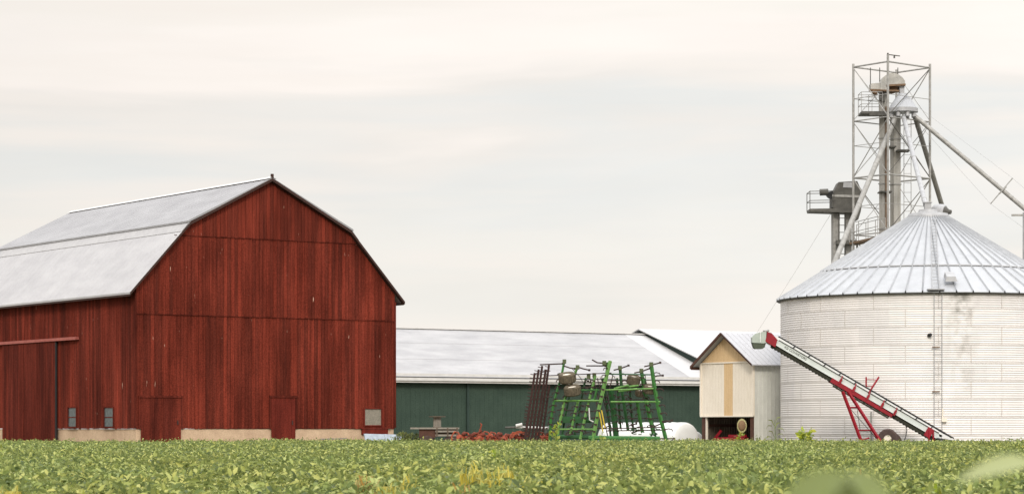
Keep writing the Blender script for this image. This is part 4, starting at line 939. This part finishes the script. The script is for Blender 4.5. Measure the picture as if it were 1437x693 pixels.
# ------------------------------------------------------------------ flat wagon, reel, bush
WY = 118.
wg = thing('flat_wagon', (P(617, 600, WY).x, WY, 0), 'weathered grey brown slatted flat wagon standing before the green wall', 'wagon')
x0, x1 = P(577, 600, WY).x, P(644, 600, WY).x; xm = P(612, 600, WY).x
dk = MB()
for i in range(9): dk.box(((x0+x1)/2, WY-.9+i*.22, zat(600.5, WY)), (x1-x0, .19, .08))
dk.build('deck', M['grey_wood'], wg)
MB().box(((P(589,600,WY).x+x1)/2, WY-.1, zat(606.5, WY)), (x1-P(589,600,WY).x-.15, 1.4, .36)).build('chassis_box', M['dark_wood'], wg)
MB().box(((P(589,600,WY).x+xm)/2, WY-.85, zat(607.5, WY)), (xm-P(589,600,WY).x, .06, .40)).build('side_board', M['brown_wood'], wg)
m_ = MB()
for py in (604.8, 610.3): m_.box(((xm+x1)/2, WY-.95, zat(py, WY)), (x1-xm, .05, .085))
m_.build('side_rail', M['grey_wood'], wg)
m_ = MB()
for px in (614, 629, 642): m_.box((P(px,600,WY).x, WY-.98, zat(606, WY)), (.07, .05, .42))
m_.build('stake', M['dark_wood'], wg)
for px in (600, 633.5):
    for dy in (-.85, .85):
        w_ = MB().lathe([(.18,-.09),(.36,-.1),(.4,0),(.36,.1),(.18,.09)], (P(px,600,WY).x, WY+dy, .75), (0,1,0), 22, close=False).build('wheel', M['tyre'], wg)
        MB().lathe([(.05,-.05),(.18,-.07),(.18,.07),(.05,.05)], (P(px,600,WY).x, WY+dy, .75), (0,1,0), 16).build('hub', M['grey_wood'], w_)
MB().box((P(617,600,WY).x, WY, .42), (2., .1, .1)).build('axle_beam', M['grey_wood'], wg)
for px in (600, 633.5): MB().box((P(px,600,WY).x, WY, .37), (.12, .12, .74)).build('axle_stand', M['dark_wood'], wg)
rlz = zat(600.5, WY)+.04
rc = P(613.5, 600, WY); re2 = thing('wooden_reel', (rc.x, rc.y, rlz), 'small upright wooden cable reel standing on the flat wagon', 'reel')
m_ = MB()
for j in range(14):
    a = 2*math.pi*j/14; m_.box((.16*math.cos(a), .16*math.sin(a), .25), (.055, .055, .5), a)
m_.build('drum', M['grey_wood'], re2, world=False)
MB().lathe([(.40, .5), (.40, .54)], (0,0,0), n=24).build('flange', M['dark_wood'], re2, world=False)
MB().lathe([(.22, 0), (.22, .03)], (0,0,0), n=24).build('flange', M['dark_wood'], re2, world=False)

# leaf clusters --------------------------------------------------------------
def leafcloud(mb, pts, size, rnd, up=.4):
    for p in pts:
        d = Vector((rnd.gauss(0,1), rnd.gauss(0,1), rnd.gauss(0,.6)+up)).normalized(); n = d.orthogonal().normalized()
        n.rotate(Matrix.Rotation(rnd.uniform(0, 6.28), 3, d)); s_ = size*rnd.uniform(.6, 1.3); w = d.cross(n)*s_*.3
        p = Vector(p); mb.add([p, p+d*s_*.5+w-n*.1*s_, p+d*s_, p+d*s_*.5-w-n*.1*s_], [(0,1,2),(0,2,3)])
rnd = random.Random(4)
bp = P(575, 605, 119); bs = thing('bush', (bp.x, bp.y, 0), 'low scrubby green bush between the red barn and the flat wagon', 'bush')
m_ = MB(); pts = []
for i in range(3600):
    c = rnd.choice(((-.35,0,.85,.45),(.15,.1,.75,.5),(.5,0,.5,.4),(-.1,-.2,.5,.5),(-.55,0,.45,.35)))
    v = Vector((rnd.gauss(0,1), rnd.gauss(0,1), rnd.gauss(0,1))).normalized()*rnd.uniform(.5,1.05)**.5*c[3]
    p = Vector((bp.x+c[0]+v.x, bp.y+c[1]+v.y, max(.03, c[2]+v.z))); pts.append(p)
leafcloud(m_, pts, .10, rnd); m_.build('foliage', M['bush'], bs)
m_ = MB()
for i in range(14): a = rnd.uniform(0,6.28); m_.tube([(bp.x,bp.y,0),(bp.x+.3*math.cos(a),bp.y+.3*math.sin(a),.5),(bp.x+.55*math.cos(a),bp.y+.5*math.sin(a),rnd.uniform(.8,1.3))], .015, 5, .006)
m_.build('stems', M['brown_wood'], bs)

# white silage bags
for (ax_, r_, cx_, cy_, Y_, L_, lab) in ((Vector((-.62, .785, 0)), .92, 956, 613, 123.0, 5.4, 'long white plastic silage bag with round end behind the cultivator'), (Vector((-.62,.785,0)), .70, 969, 618, 126.0, 4.5, 'lower white silage bag peeking out beside the hut')):
    c = P(cx_, 600, Y_); cz = r_*.93
    t_ = thing('silage_bag', (c.x, c.y, 0), lab, 'silage bag')
    prof = [(r_*.6, -.12*r_), (r_*.90, -.09*r_), (r_*.97, -.04*r_), (r_, .06)]
    c = c-ax_*.3
    k = 0.
    while k < L_: k += .3; prof.append((r_*(1+.018*math.sin(k*9)+random.uniform(-.01,.01)), k))
    prof += [(r_*.8, L_+.3), (r_*.4, L_+.45)]
    MB().lathe(prof, (c.x, c.y, cz), ax_, 40).build('plastic_tube', M['plastic'], t_, smooth=True)
# bumpy stones/tyres holding the bag cover
# pale panels lying against the barn corner
def gw(s_, y_, z_):
    v = Vector(BC)+GD*s_+SD*y_; return Vector((v.x, v.y, z_))
for (pa, pb, lab, dz, sh) in ((500, 530, 'larger blue grey panel leaning at the foot of the barn under its square window', 0, .12), (532, 554, 'smaller blue grey panel leaning at the right corner of the barn', -.02, -.05)):
    a, _ = gp(pa, 600); b, _ = gp(pb, 600); zt = zat(608, 119)+dz
    c = gw((a+b)/2, -.8, 0); t_ = MB()
    t_.hexa([gw(a,-1.2,.0), gw(b,-1.2,.0), gw(b,-1.12,.0), gw(a,-1.12,.0), gw(a+sh,-.55,zt), gw(b+sh*.2,-.55,zt-.03), gw(b+sh*.2,-.47,zt-.03), gw(a+sh,-.47,zt)])
    o = t_.build('metal_panel', M['slab']); tag(o, lab, 'panel', 'panels leaning on the barn')
a, _ = gp(443, 615); b, _ = gp(482, 615); zb_ = zat(615.5, 118)
o = MB(); o.hexa([gw(a,-.5,zb_-.04), gw(b,-.3,zb_), gw(b,-.22,zb_), gw(a,-.42,zb_-.04), gw(a,-.5,zb_+.02), gw(b,-.3,zb_+.05), gw(b,-.22,zb_+.05), gw(a,-.42,zb_+.02)])
bd = thing('bench_plank', gw((a+b)/2, -.4, 0), 'long low grey plank on short legs against the barn foundation', 'bench')
o.build('seat', M['grey_wood'], bd)
for s_ in (a+.2, b-.2): MB().box(gw(s_, -.4, zb_/2-.02), (.08, .08, zb_-.04)).build('leg', M['grey_wood'], bd)

# ------------------------------------------------------------------ soybean field (uncountable: one object)
def soyfield():
    rng = np.random.default_rng(11)
    def hnoise(x, y):
        return 1.35*(.030*np.sin(x*1.7+y*.6)+.028*np.sin(y*2.3-x*.9+1.3)+.022*np.sin(x*4.1+y*3.7+.5)+.030*np.sin(x*.37+y*.21+2)+.02*np.sin(x*7.9-y*6.1))
    V = []; LOOPS = []; SIZES = []; base = 0
    def place(tmpl, faces, X, Y, size, zlayer):
        nonlocal base
        n = len(X)
        az = rng.uniform(0, 2*np.pi, n); pitch = rng.normal(.05, .60, n); roll = rng.normal(0, .55, n)
        Z = .88+hnoise(X, Y)-zlayer
        T = tmpl[None]*size[:, None, None]
        x, y, z = T[..., 0], T[..., 1], T[..., 2]
        cr, sr = np.cos(roll)[:, None], np.sin(roll)[:, None]; y, z = y*cr-z*sr, y*sr+z*cr
        cp, sp_ = np.cos(pitch)[:, None], np.sin(pitch)[:, None]; x, z = x*cp-z*sp_, x*sp_+z*cp
        ca, sa = np.cos(az)[:, None], np.sin(az)[:, None]; x, y = x*ca-y*sa, x*sa+y*ca
        W = np.stack([x+X[:, None], y+Y[:, None], z+Z[:, None]], -1).reshape(-1, 3)
        nv = len(tmpl); off = base+np.arange(n)*nv
        V.append(W.astype(np.float32))
        fl = np.array([i for f in faces for i in f]); sz = np.array([len(f) for f in faces])
        LOOPS.append((off[:, None]+fl[None]).ravel()); SIZES.append(np.tile(sz, n)); base += n*nv
    t8 = np.array([(0,0,0),(.32,.22,.11),(.34,0,0),(.32,-.22,.11),(.70,.16,.03),(.72,0,-.07),(.70,-.16,.03),(1,0,-.20)])
    f8 = [(0,2,1),(0,3,2),(1,2,5,4),(2,3,6,5),(4,5,7),(5,6,7)]
    t4 = np.array([(0,0,0),(.45,.31,.05),(1,0,-.14),(.45,-.31,.05)]); f4 = [(0,3,2),(0,2,1)]
    def scatter(y0, y1, dens):
        A = (y1-y0)*(.25*(y0+y1)*1.0+5)*2*.5*1.0
        n = int(A*dens); Y = np.sqrt(rng.uniform(y0**2, y1**2, n)); hw = .235*Y+3.5; X = rng.uniform(-1, 1, n)*hw; return X, Y
    for y0, y1, dens in ((15, 24, 560), (24, 36, 360), (36, 52, 230)):
        X, Y = scatter(y0, y1, dens); n = len(X)
        # cluster leaflets in threes
        s_ = rng.uniform(.06, .13, n); lay = np.abs(rng.normal(0, .10, n))
        sprig = rng.random(n) < .06; lay[sprig] -= rng.uniform(.02, .10, sprig.sum())
        place(t8, f8, X, Y, s_, lay)
    for y0, y1, dens in ((52, 75, 160), (75, 107.3, 125)):
        X, Y = scatter(y0, y1, dens); n = len(X)
        s_ = rng.uniform(.06, .12, n); lay = np.abs(rng.normal(0, .07, n)); sprig = rng.random(n) < .07; lay[sprig] -= rng.uniform(.03, .13, sprig.sum())
        place(t4, f4, X, Y, s_, lay)
    # front face of the crop at its far edge and the darker foliage below the canopy
    V = np.concatenate(V); LO = np.concatenate(LOOPS).astype(np.int32); SZ = np.concatenate(SIZES).astype(np.int32)
    me = bpy.data.meshes.new('soybean_field'); me.vertices.add(len(V)); me.vertices.foreach_set('co', V.ravel())
    me.loops.add(len(LO)); me.loops.foreach_set('vertex_index', LO)
    me.polygons.add(len(SZ)); st = np.concatenate([[0], np.cumsum(SZ)[:-1]]).astype(np.int32); me.polygons.foreach_set('loop_start', st)
    try: me.polygons.foreach_set('loop_total', SZ)
    except Exception: pass
    me.update(calc_edges=True); me.materials.append(M['soy'])
    o = bpy.data.objects.new('soybean_field', me); COL.objects.link(o)
    tag(o, 'broad field of leafy green soybean plants in front of the farm', 'crop field', kind='stuff')
    print('soy leaves verts', len(V), 'faces', len(SZ))
soyfield()
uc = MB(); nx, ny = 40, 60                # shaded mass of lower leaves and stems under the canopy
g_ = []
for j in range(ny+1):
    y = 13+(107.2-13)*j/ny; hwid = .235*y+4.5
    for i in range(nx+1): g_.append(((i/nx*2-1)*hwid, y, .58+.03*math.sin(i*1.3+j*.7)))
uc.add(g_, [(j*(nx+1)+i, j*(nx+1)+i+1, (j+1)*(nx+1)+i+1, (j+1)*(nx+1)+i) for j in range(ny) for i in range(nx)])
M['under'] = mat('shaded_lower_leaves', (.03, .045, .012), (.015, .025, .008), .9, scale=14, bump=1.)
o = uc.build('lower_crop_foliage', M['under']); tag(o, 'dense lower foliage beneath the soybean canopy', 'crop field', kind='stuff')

# ------------------------------------------------------------------ weeds and taller plants
def tuft(name, px, py, Y, h, n, spread, m, label, cat='weed', wide=.02, lean=.35, seed=0, z0=.35, group=None):
    rnd = random.Random(seed+int(px)); c = P(px, py, Y); zt = c.z
    t_ = thing(name, (c.x, Y, 0), label, cat, group)
    mb = MB(); st = MB()
    for i in range(n):
        x, y = c.x+rnd.gauss(0, spread*.4), Y+rnd.gauss(0, spread*.4); hh = zt*rnd.uniform(.82, 1.0); a = rnd.uniform(0, 6.28); l = rnd.uniform(.05, lean)*h
        p0 = Vector((x, y, max(.02, zt-h))); p1 = Vector((x+l*.3*math.cos(a), y+l*.3*math.sin(a), zt-h*.4)); p2 = Vector((x+l*math.cos(a), y+l*math.sin(a), hh)); p3 = p2+Vector((l*.7*math.cos(a), l*.7*math.sin(a), -.12*h*rnd.random()))
        w = Vector((-math.sin(a+.8), math.cos(a+.8), 0))*wide
        mb.add([p0-w, p0+w, p1-w*1.1, p1+w*1.1, p2-w*.8, p2+w*.8, p3], [(0,1,3,2),(2,3,5,4),(4,5,6)])
    mb.build('blade', M[m], t_)
    st.tube([(c.x, Y, 0), (c.x, Y, max(.1, zt-h*.5))], .012, 5); st.build('stem', M['stalk'], t_)
    return t_
G = 'yellowing weeds standing in the soybeans'
tuft('weed_plant', 668, 646, 25, .24, 24, .16, 'straw', 'yellow grass tuft, tallest in the field below the brown harrow', seed=1, group=G, wide=.008)
tuft('weed_plant', 688, 660, 23.5, .22, 24, .2, 'straw', 'yellow grass clump in the foreground soybeans below the green cultivator', seed=2, group=G, wide=.008)
tuft('weed_plant', 508, 664, 24, .30, 26, .12, 'tan_weed', 'orange brown dried weed in the soybeans below the barn corner', seed=3, group=G, wide=.008)
tuft('weed_plant', 573, 664, 24, .26, 26, .16, 'straw', 'pale yellow grass tuft in the soybeans below the green bush', seed=4, group=G, wide=.008)
tuft('weed_plant', 693, 628, 52, .32, 22, .30, 'weed', 'bright yellow green weed in the middle of the field below the ploughs', seed=5, group=G, wide=.015)
tuft('weed_plant', 745, 664, 23, .24, 22, .2, 'straw', 'thin straw coloured weed at the field front below the harrow', seed=6, group=G, wide=.007)
tuft('weed_plant', 645, 676, 22, .22, 24, .16, 'tan_weed', 'low tan weed at the field front left of the yellow grass', seed=7, group=G, wide=.008)
tuft('weed_plant', 1390, 668, 23, .2, 24, .3, 'straw', 'yellow weeds in the near right corner of the field', seed=8, group=G, wide=.008)
tuft('weed_plant', 1052, 677, 23, .14, 12, .06, 'straw', 'single pale dry weed at the field front below the hut', seed=9, group=G, wide=.008)
tuft('weed_plant', 1211, 657, 30, .16, 10, .06, 'tan_weed', 'small orange weed in the field below the conveyor leg', seed=10, group=G, wide=.01)
tuft('weed_plant', 14, 676, 22, .2, 20, .16, 'straw', 'yellow grass at the near left corner of the field', seed=12, group=G, wide=.008)
tuft('weed_plant', 658, 650, 24, .24, 30, .16, 'straw', 'bright yellow grass sprig between the tan weed and the tallest yellow tuft', seed=14, group=G, wide=.007)
tuft('weed_plant', 706, 648, 25, .24, 26, .16, 'straw', 'sparse yellow grass right of the foreground yellow clump', seed=15, group=G, wide=.007)
tuft('weed_plant', 543, 672, 22, .16, 22, .2, 'straw', 'low yellow grass between the orange brown weed and the pale tuft', seed=16, group=G, wide=.007)
tuft('weed_plant', 1310, 672, 22, .18, 20, .16, 'weed', 'yellow green weed between the two blurred leaves at the bottom right', seed=17, group=G, wide=.02)
# leafy weeds at the field edge
def broadweed(name, px, py, Y, wpx, n, m, label, seed, size=.2):
    rnd = random.Random(seed); c = P(px, py, Y); t_ = thing(name, (c.x, Y, 0), label, 'weed'); mb = MB(); W = wpx/F*Y/2
    pts = []
    h0 = .8; ht = max(.3, c.z-h0)
    stx = MB(); st_ = []
    for k in range(5):
        a = rnd.uniform(-W, W)*.8; st_.append((a, rnd.uniform(.6, 1.))); stx.tube([(c.x, Y, 0), (c.x+a*.4, Y, h0), (c.x+a, Y, h0+ht*st_[-1][1])], .014, 5, .006)
    for i in range(n):
        a, q = rnd.choice(st_); f_ = rnd.random(); pts.append(Vector((c.x+a*(.4+.6*f_)+rnd.gauss(0,.03), Y+rnd.gauss(0,.08), h0+ht*q*f_)))
    leafcloud(mb, pts, size, rnd, .5); mb.build('leaf', M[m], t_); stx.build('stem', M['stalk'], t_); return t_
broadweed('tall_weed', 1133, 600, 103, 27, 90, 'weed', 'bright yellow green leafy weed in front of the bin wall', 1, .26)
broadweed('tall_weed', 779, 594, 108, 12, 46, 'weed', 'upright yellow green weed before the left wing of the cultivator', 2, .2)
broadweed('tall_weed', 847, 601, 108, 10, 26, 'weed', 'small pale weed in front of the middle of the cultivator', 3, .15)
def corn(px, py, Y, label, seed):
    rnd = random.Random(seed); c = P(px, py, Y); t_ = thing('maize_plant', (c.x, Y, 0), label, 'plant'); zt = c.z
    MB().tube([(c.x, Y, 0), (c.x+.03, Y, zt*.6), (c.x-.02, Y, zt)], .02, 6, .008).build('stalk', M['stalk'], t_)
    for k in range(8):
        z = .9+(zt-1.0)*k/7; a = (0 if k % 2 else math.pi)+rnd.uniform(-.6, .6); l = rnd.uniform(.35, .55); d = Vector((math.cos(a), math.sin(a), 0)); w = Vector((-d.y, d.x, 0))*.03; w.z = .02
        p0 = Vector((c.x, Y, z-.1)); p1 = p0+d*l*.35+Vector((0,0,.28)); p2 = p0+d*l*.75+Vector((0,0,.30)); p3 = p0+d*l*1.1+Vector((0,0,.10))
        MB().add([p0-w*.5, p0+w*.5, p1-w, p1+w, p2-w*.8, p2+w*.8, p3], [(0,1,3,2),(2,3,5,4),(4,5,6)]).build('leaf', M['soy'], t_)
corn(1087, 588, 115.5, 'thin green maize plant before the grey side wall of the hut', 3)
# sunflower in the hut opening
sf = P(1041, 597, 119.6); t_ = thing('sunflower', (sf.x, sf.y, 0), 'drooping dried sunflower standing in the dark opening under the hut', 'sunflower')
MB().tube([(sf.x-.1, sf.y+.15, 0), (sf.x-.12, sf.y+.2, 1.2), (sf.x-.04, sf.y+.15, 1.85), (sf.x, sf.y+.04, 1.75)], .022, 6).build('stalk', M['stalk'], t_)
ax = Vector((-.1, -1, -.25)).normalized()
mb = MB()
for j in range(30):
    a = 2*math.pi*j/30; u = Vector((math.cos(a)*.8, 0, math.sin(a)*1.15)); v = Vector((-math.sin(a), 0, math.cos(a)))*.035
    p = sf+Vector((0,-.02,0)); mb.add([p+u*.20-v, p+u*.20+v, p+u*.27+v+Vector((0,-.02,0)), p+u*.31, p+u*.27-v+Vector((0,-.02,0))], [(0,1,2,3,4)])
mb.build('petals', M['petal'], t_)
hd = MB().lathe([(.0,.09),(.14,.07),(.225,.02),(.22,-.03),(.0,-.06)], (0,0,0), (0,-1,0), 24, close=False)
for v in hd.v: v.x *= .85; v.z *= 1.15; v += sf+Vector((0,-.01,0))
hd.build('seed_head', M['seedhead'], t_, smooth=True)
rnd = random.Random(9); mb = MB(); leafcloud(mb, [Vector((sf.x-.1+rnd.gauss(0,.12), sf.y+rnd.gauss(0,.1), rnd.uniform(.7, 1.35))) for i in range(26)], .24, rnd); mb.build('leaf', M['weed'], t_)

# soybean plants right beside the camera (out of focus in the photograph)
def nearleaf(mb, p, d, up, L, W):
    d = Vector(d).normalized(); s_ = d.cross(Vector(up)).normalized(); n = s_.cross(d)
    k = 10; vs = []; fs = []
    for i in range(k+1):
        t_ = i/k; w = W*math.sin(math.pi*min(1, t_**.75))**.8 if 0 < t_ < 1 else .001
        c = p+d*L*t_-n*L*.16*t_*t_
        vs += [c+s_*w*.5+n*w*.12, c+s_*w*.25+n*w*.03, c, c-s_*w*.25+n*w*.03, c-s_*w*.5+n*w*.12]
    for i in range(k):
        for j in range(4): fs.append((i*5+j, i*5+j+1, (i+1)*5+j+1, (i+1)*5+j))
    mb.add(vs, fs)
def nearplant(px, py, Y, label, leaves, seed):
    c = P(px, py, Y); t_ = thing('soybean_plant', (c.x, Y, 0), label, 'plant')
    MB().tube([(c.x+.03, Y+.02, 0), (c.x+.01, Y, .8), (c.x, Y, c.z-.05)], .005, 8, .003).build('stem', M['stalk'], t_)
    for (off, d, up, L, W) in leaves:
        mb = MB(); nearleaf(mb, c+Vector(off), d, up, L, W); mb.build('leaf', M['soy_near' if seed == 1 else 'soy_pale'], t_, smooth=True)
nearplant(1187, 664, 1.7, 'blurred soybean plant close to the camera at the bottom of the picture', [((0,0,-.0), (.55,.1,-.55), (0,-.5,1), .075, .05), ((0,0,-.0), (-.6,.1,-.5), (0,-.5,1), .08, .05), ((0,.01,-.005), (.1,-.5,-.6), (0,-.3,1), .08, .055)], 1)
nearplant(1450, 648, 2.4, 'blurred pale soybean leaf close to the camera at the right edge', [((0,0,.0), (-1,.1,-.12), (0,-.6,1), .075, .032), ((0,0,.0), (.8,.1,.1), (0,-.2,1), .06, .04)], 2)

# ------------------------------------------------------------------ light, sky, camera
SUN_EL, SUN_AZ = 32, 181       # azimuth measured clockwise from +Y (north); sun straight behind the camera
world = bpy.data.worlds.new('World'); scene.world = world; world.use_nodes = True
nt = world.node_tree; N = nt.nodes; L = nt.links; N.clear()
out = N.new('ShaderNodeOutputWorld')
sky = N.new('ShaderNodeTexSky'); sky.sky_type = 'NISHITA'; sky.sun_disc = False; sky.sun_elevation = R(SUN_EL); sky.sun_rotation = R(SUN_AZ)
bg1 = N.new('ShaderNodeBackground'); bg1.inputs['Strength'].default_value = .05; L.new(sky.outputs[0], bg1.inputs['Color'])
tc = N.new('ShaderNodeTexCoord')
mp = N.new('ShaderNodeMapping'); mp.inputs['Scale'].default_value = (1.8, 1.8, 12); mp.inputs['Rotation'].default_value = (0, R(-1.5), 0); L.new(tc.outputs['Generated'], mp.inputs['Vector'])
no = N.new('ShaderNodeTexNoise'); no.inputs['Scale'].default_value = 2.2; no.inputs['Detail'].default_value = 5; no.inputs['Roughness'].default_value = .5; no.inputs['Distortion'].default_value = .4
L.new(mp.outputs[0], no.inputs['Vector'])
sx = N.new('ShaderNodeSeparateXYZ'); L.new(tc.outputs['Generated'], sx.inputs[0])
def MA(op, a, b=None):
    n = N.new('ShaderNodeMath'); n.operation = op
    for i, v in enumerate((a, b)):
        if v is None: continue
        if isinstance(v, (int, float)): n.inputs[i].default_value = v
        else: L.new(v, n.inputs[i])
    return n.outputs[0]
zz = MA('ADD', sx.outputs['Z'], MA('MULTIPLY', MA('SUBTRACT', no.outputs['Fac'], .5), .16))
cr = N.new('ShaderNodeValToRGB'); L.new(zz, cr.inputs['Fac'])
def lin(r, g_, b_): return tuple(((c/255+.055)/1.055)**2.4 if c > 10 else c/3294 for c in (r, g_, b_))+(1,)
stops = [(0, lin(242,237,229)), (.045, lin(243,239,232)), (.08, lin(240,237,231)), (.105, lin(234,234,231)), (.125, lin(241,236,230)), (.145, lin(254,246,239)), (.165, lin(254,247,240)), (.185, lin(249,244,236)), (.22, lin(251,244,237)), (.5, (1.35,1.35,1.38,1)), (1, (1.75,1.78,1.85,1))]
el = cr.color_ramp.elements; el[0].position, el[0].color = stops[0]; el[1].position, el[1].color = stops[-1]
EXPO = .48
for p_, c_ in stops[1:-1]: e = el.new(p_); e.color = c_
for e in el:
    if e.position < .3: e.color = tuple(x/2**EXPO for x in e.color[:3])+(1,)
bg2 = N.new('ShaderNodeBackground'); bg2.inputs['Strength'].default_value = 1.035
n2 = N.new('ShaderNodeTexNoise'); n2.inputs['Scale'].default_value = 6; n2.inputs['Detail'].default_value = 4
mp2 = N.new('ShaderNodeMapping'); mp2.inputs['Scale'].default_value = (1, 1, 5); L.new(tc.outputs['Generated'], mp2.inputs['Vector']); L.new(mp2.outputs[0], n2.inputs['Vector'])
mr = N.new('ShaderNodeMapRange'); mr.inputs['From Min'].default_value = .3; mr.inputs['From Max'].default_value = .7; mr.inputs['To Min'].default_value = .96; mr.inputs['To Max'].default_value = 1.04; L.new(n2.outputs['Fac'], mr.inputs['Value'])
vm = N.new('ShaderNodeVectorMath'); vm.operation = 'SCALE'; L.new(cr.outputs['Color'], vm.inputs[0]); L.new(mr.outputs['Result'], vm.inputs['Scale'])
n6 = N.new('ShaderNodeTexNoise'); n6.inputs['Scale'].default_value = 3.; n6.inputs['Detail'].default_value = 5
mp6 = N.new('ShaderNodeMapping'); mp6.inputs['Scale'].default_value = (1.3, 1.3, 17); mp6.inputs['Location'].default_value = (3.1, .7, 1.9); L.new(tc.outputs['Generated'], mp6.inputs['Vector']); L.new(mp6.outputs[0], n6.inputs['Vector'])
mr6 = N.new('ShaderNodeMapRange'); mr6.inputs['From Min'].default_value = .48; mr6.inputs['From Max'].default_value = .66; mr6.inputs['To Max'].default_value = .8; L.new(n6.outputs['Fac'], mr6.inputs['Value'])
cm6 = N.new('ShaderNodeMix'); cm6.data_type = 'RGBA'; L.new(mr6.outputs['Result'], cm6.inputs['Factor']); L.new(vm.outputs[0], cm6.inputs['A'])
cc = [x/2**EXPO for x in lin(249,241,233)[:3]]; cm6.inputs['B'].default_value = (*cc, 1)
lowz = MA('LESS_THAN', sx.outputs['Z'], .3); L.new(MA('MULTIPLY', mr6.outputs['Result'], lowz), cm6.inputs['Factor'])
# brighter towards the right
rt = MA('ADD', 1.0, MA('MULTIPLY', sx.outputs['X'], .22)); vm2 = N.new('ShaderNodeVectorMath'); vm2.operation = 'SCALE'; L.new(cm6.outputs['Result'], vm2.inputs[0]); L.new(rt, vm2.inputs['Scale'])
L.new(vm2.outputs[0], bg2.inputs['Color'])
ms = N.new('ShaderNodeMixShader'); ms.inputs['Fac'].default_value = .97; L.new(bg1.outputs[0], ms.inputs[1]); L.new(bg2.outputs[0], ms.inputs[2])
L.new(ms.outputs[0], out.inputs['Surface'])
sun = bpy.data.lights.new('sun', 'SUN'); sun.energy = 1.5; sun.angle = R(12); sun.color = (1, .93, .84)
so = bpy.data.objects.new('sun', sun); COL.objects.link(so)
az = R(SUN_AZ); dirv = Vector((math.sin(az)*math.cos(R(SUN_EL)), math.cos(az)*math.cos(R(SUN_EL)), math.sin(R(SUN_EL))))
so.rotation_euler = dirv.to_track_quat('Z', 'Y').to_euler(); so.location = (0, 0, 60)

cam = bpy.data.cameras.new('camera'); co = bpy.data.objects.new('camera', cam); COL.objects.link(co)
co.location = (0, 0, CAMZ); co.rotation_euler = (R(90), 0, 0)
cam.sensor_width = 36; cam.lens = F/1437*36; cam.shift_y = (HY-346.5)/1437; cam.clip_start = .2; cam.clip_end = 4000
cam.dof.use_dof = True; cam.dof.focus_distance = 100; cam.dof.aperture_fstop = 7.0
scene.camera = co
scene.render.engine = 'CYCLES'
scene.view_settings.view_transform = 'Standard'; scene.view_settings.look = 'None'; scene.view_settings.exposure = EXPO; scene.view_settings.gamma = 1
scene.view_settings.use_curve_mapping = False
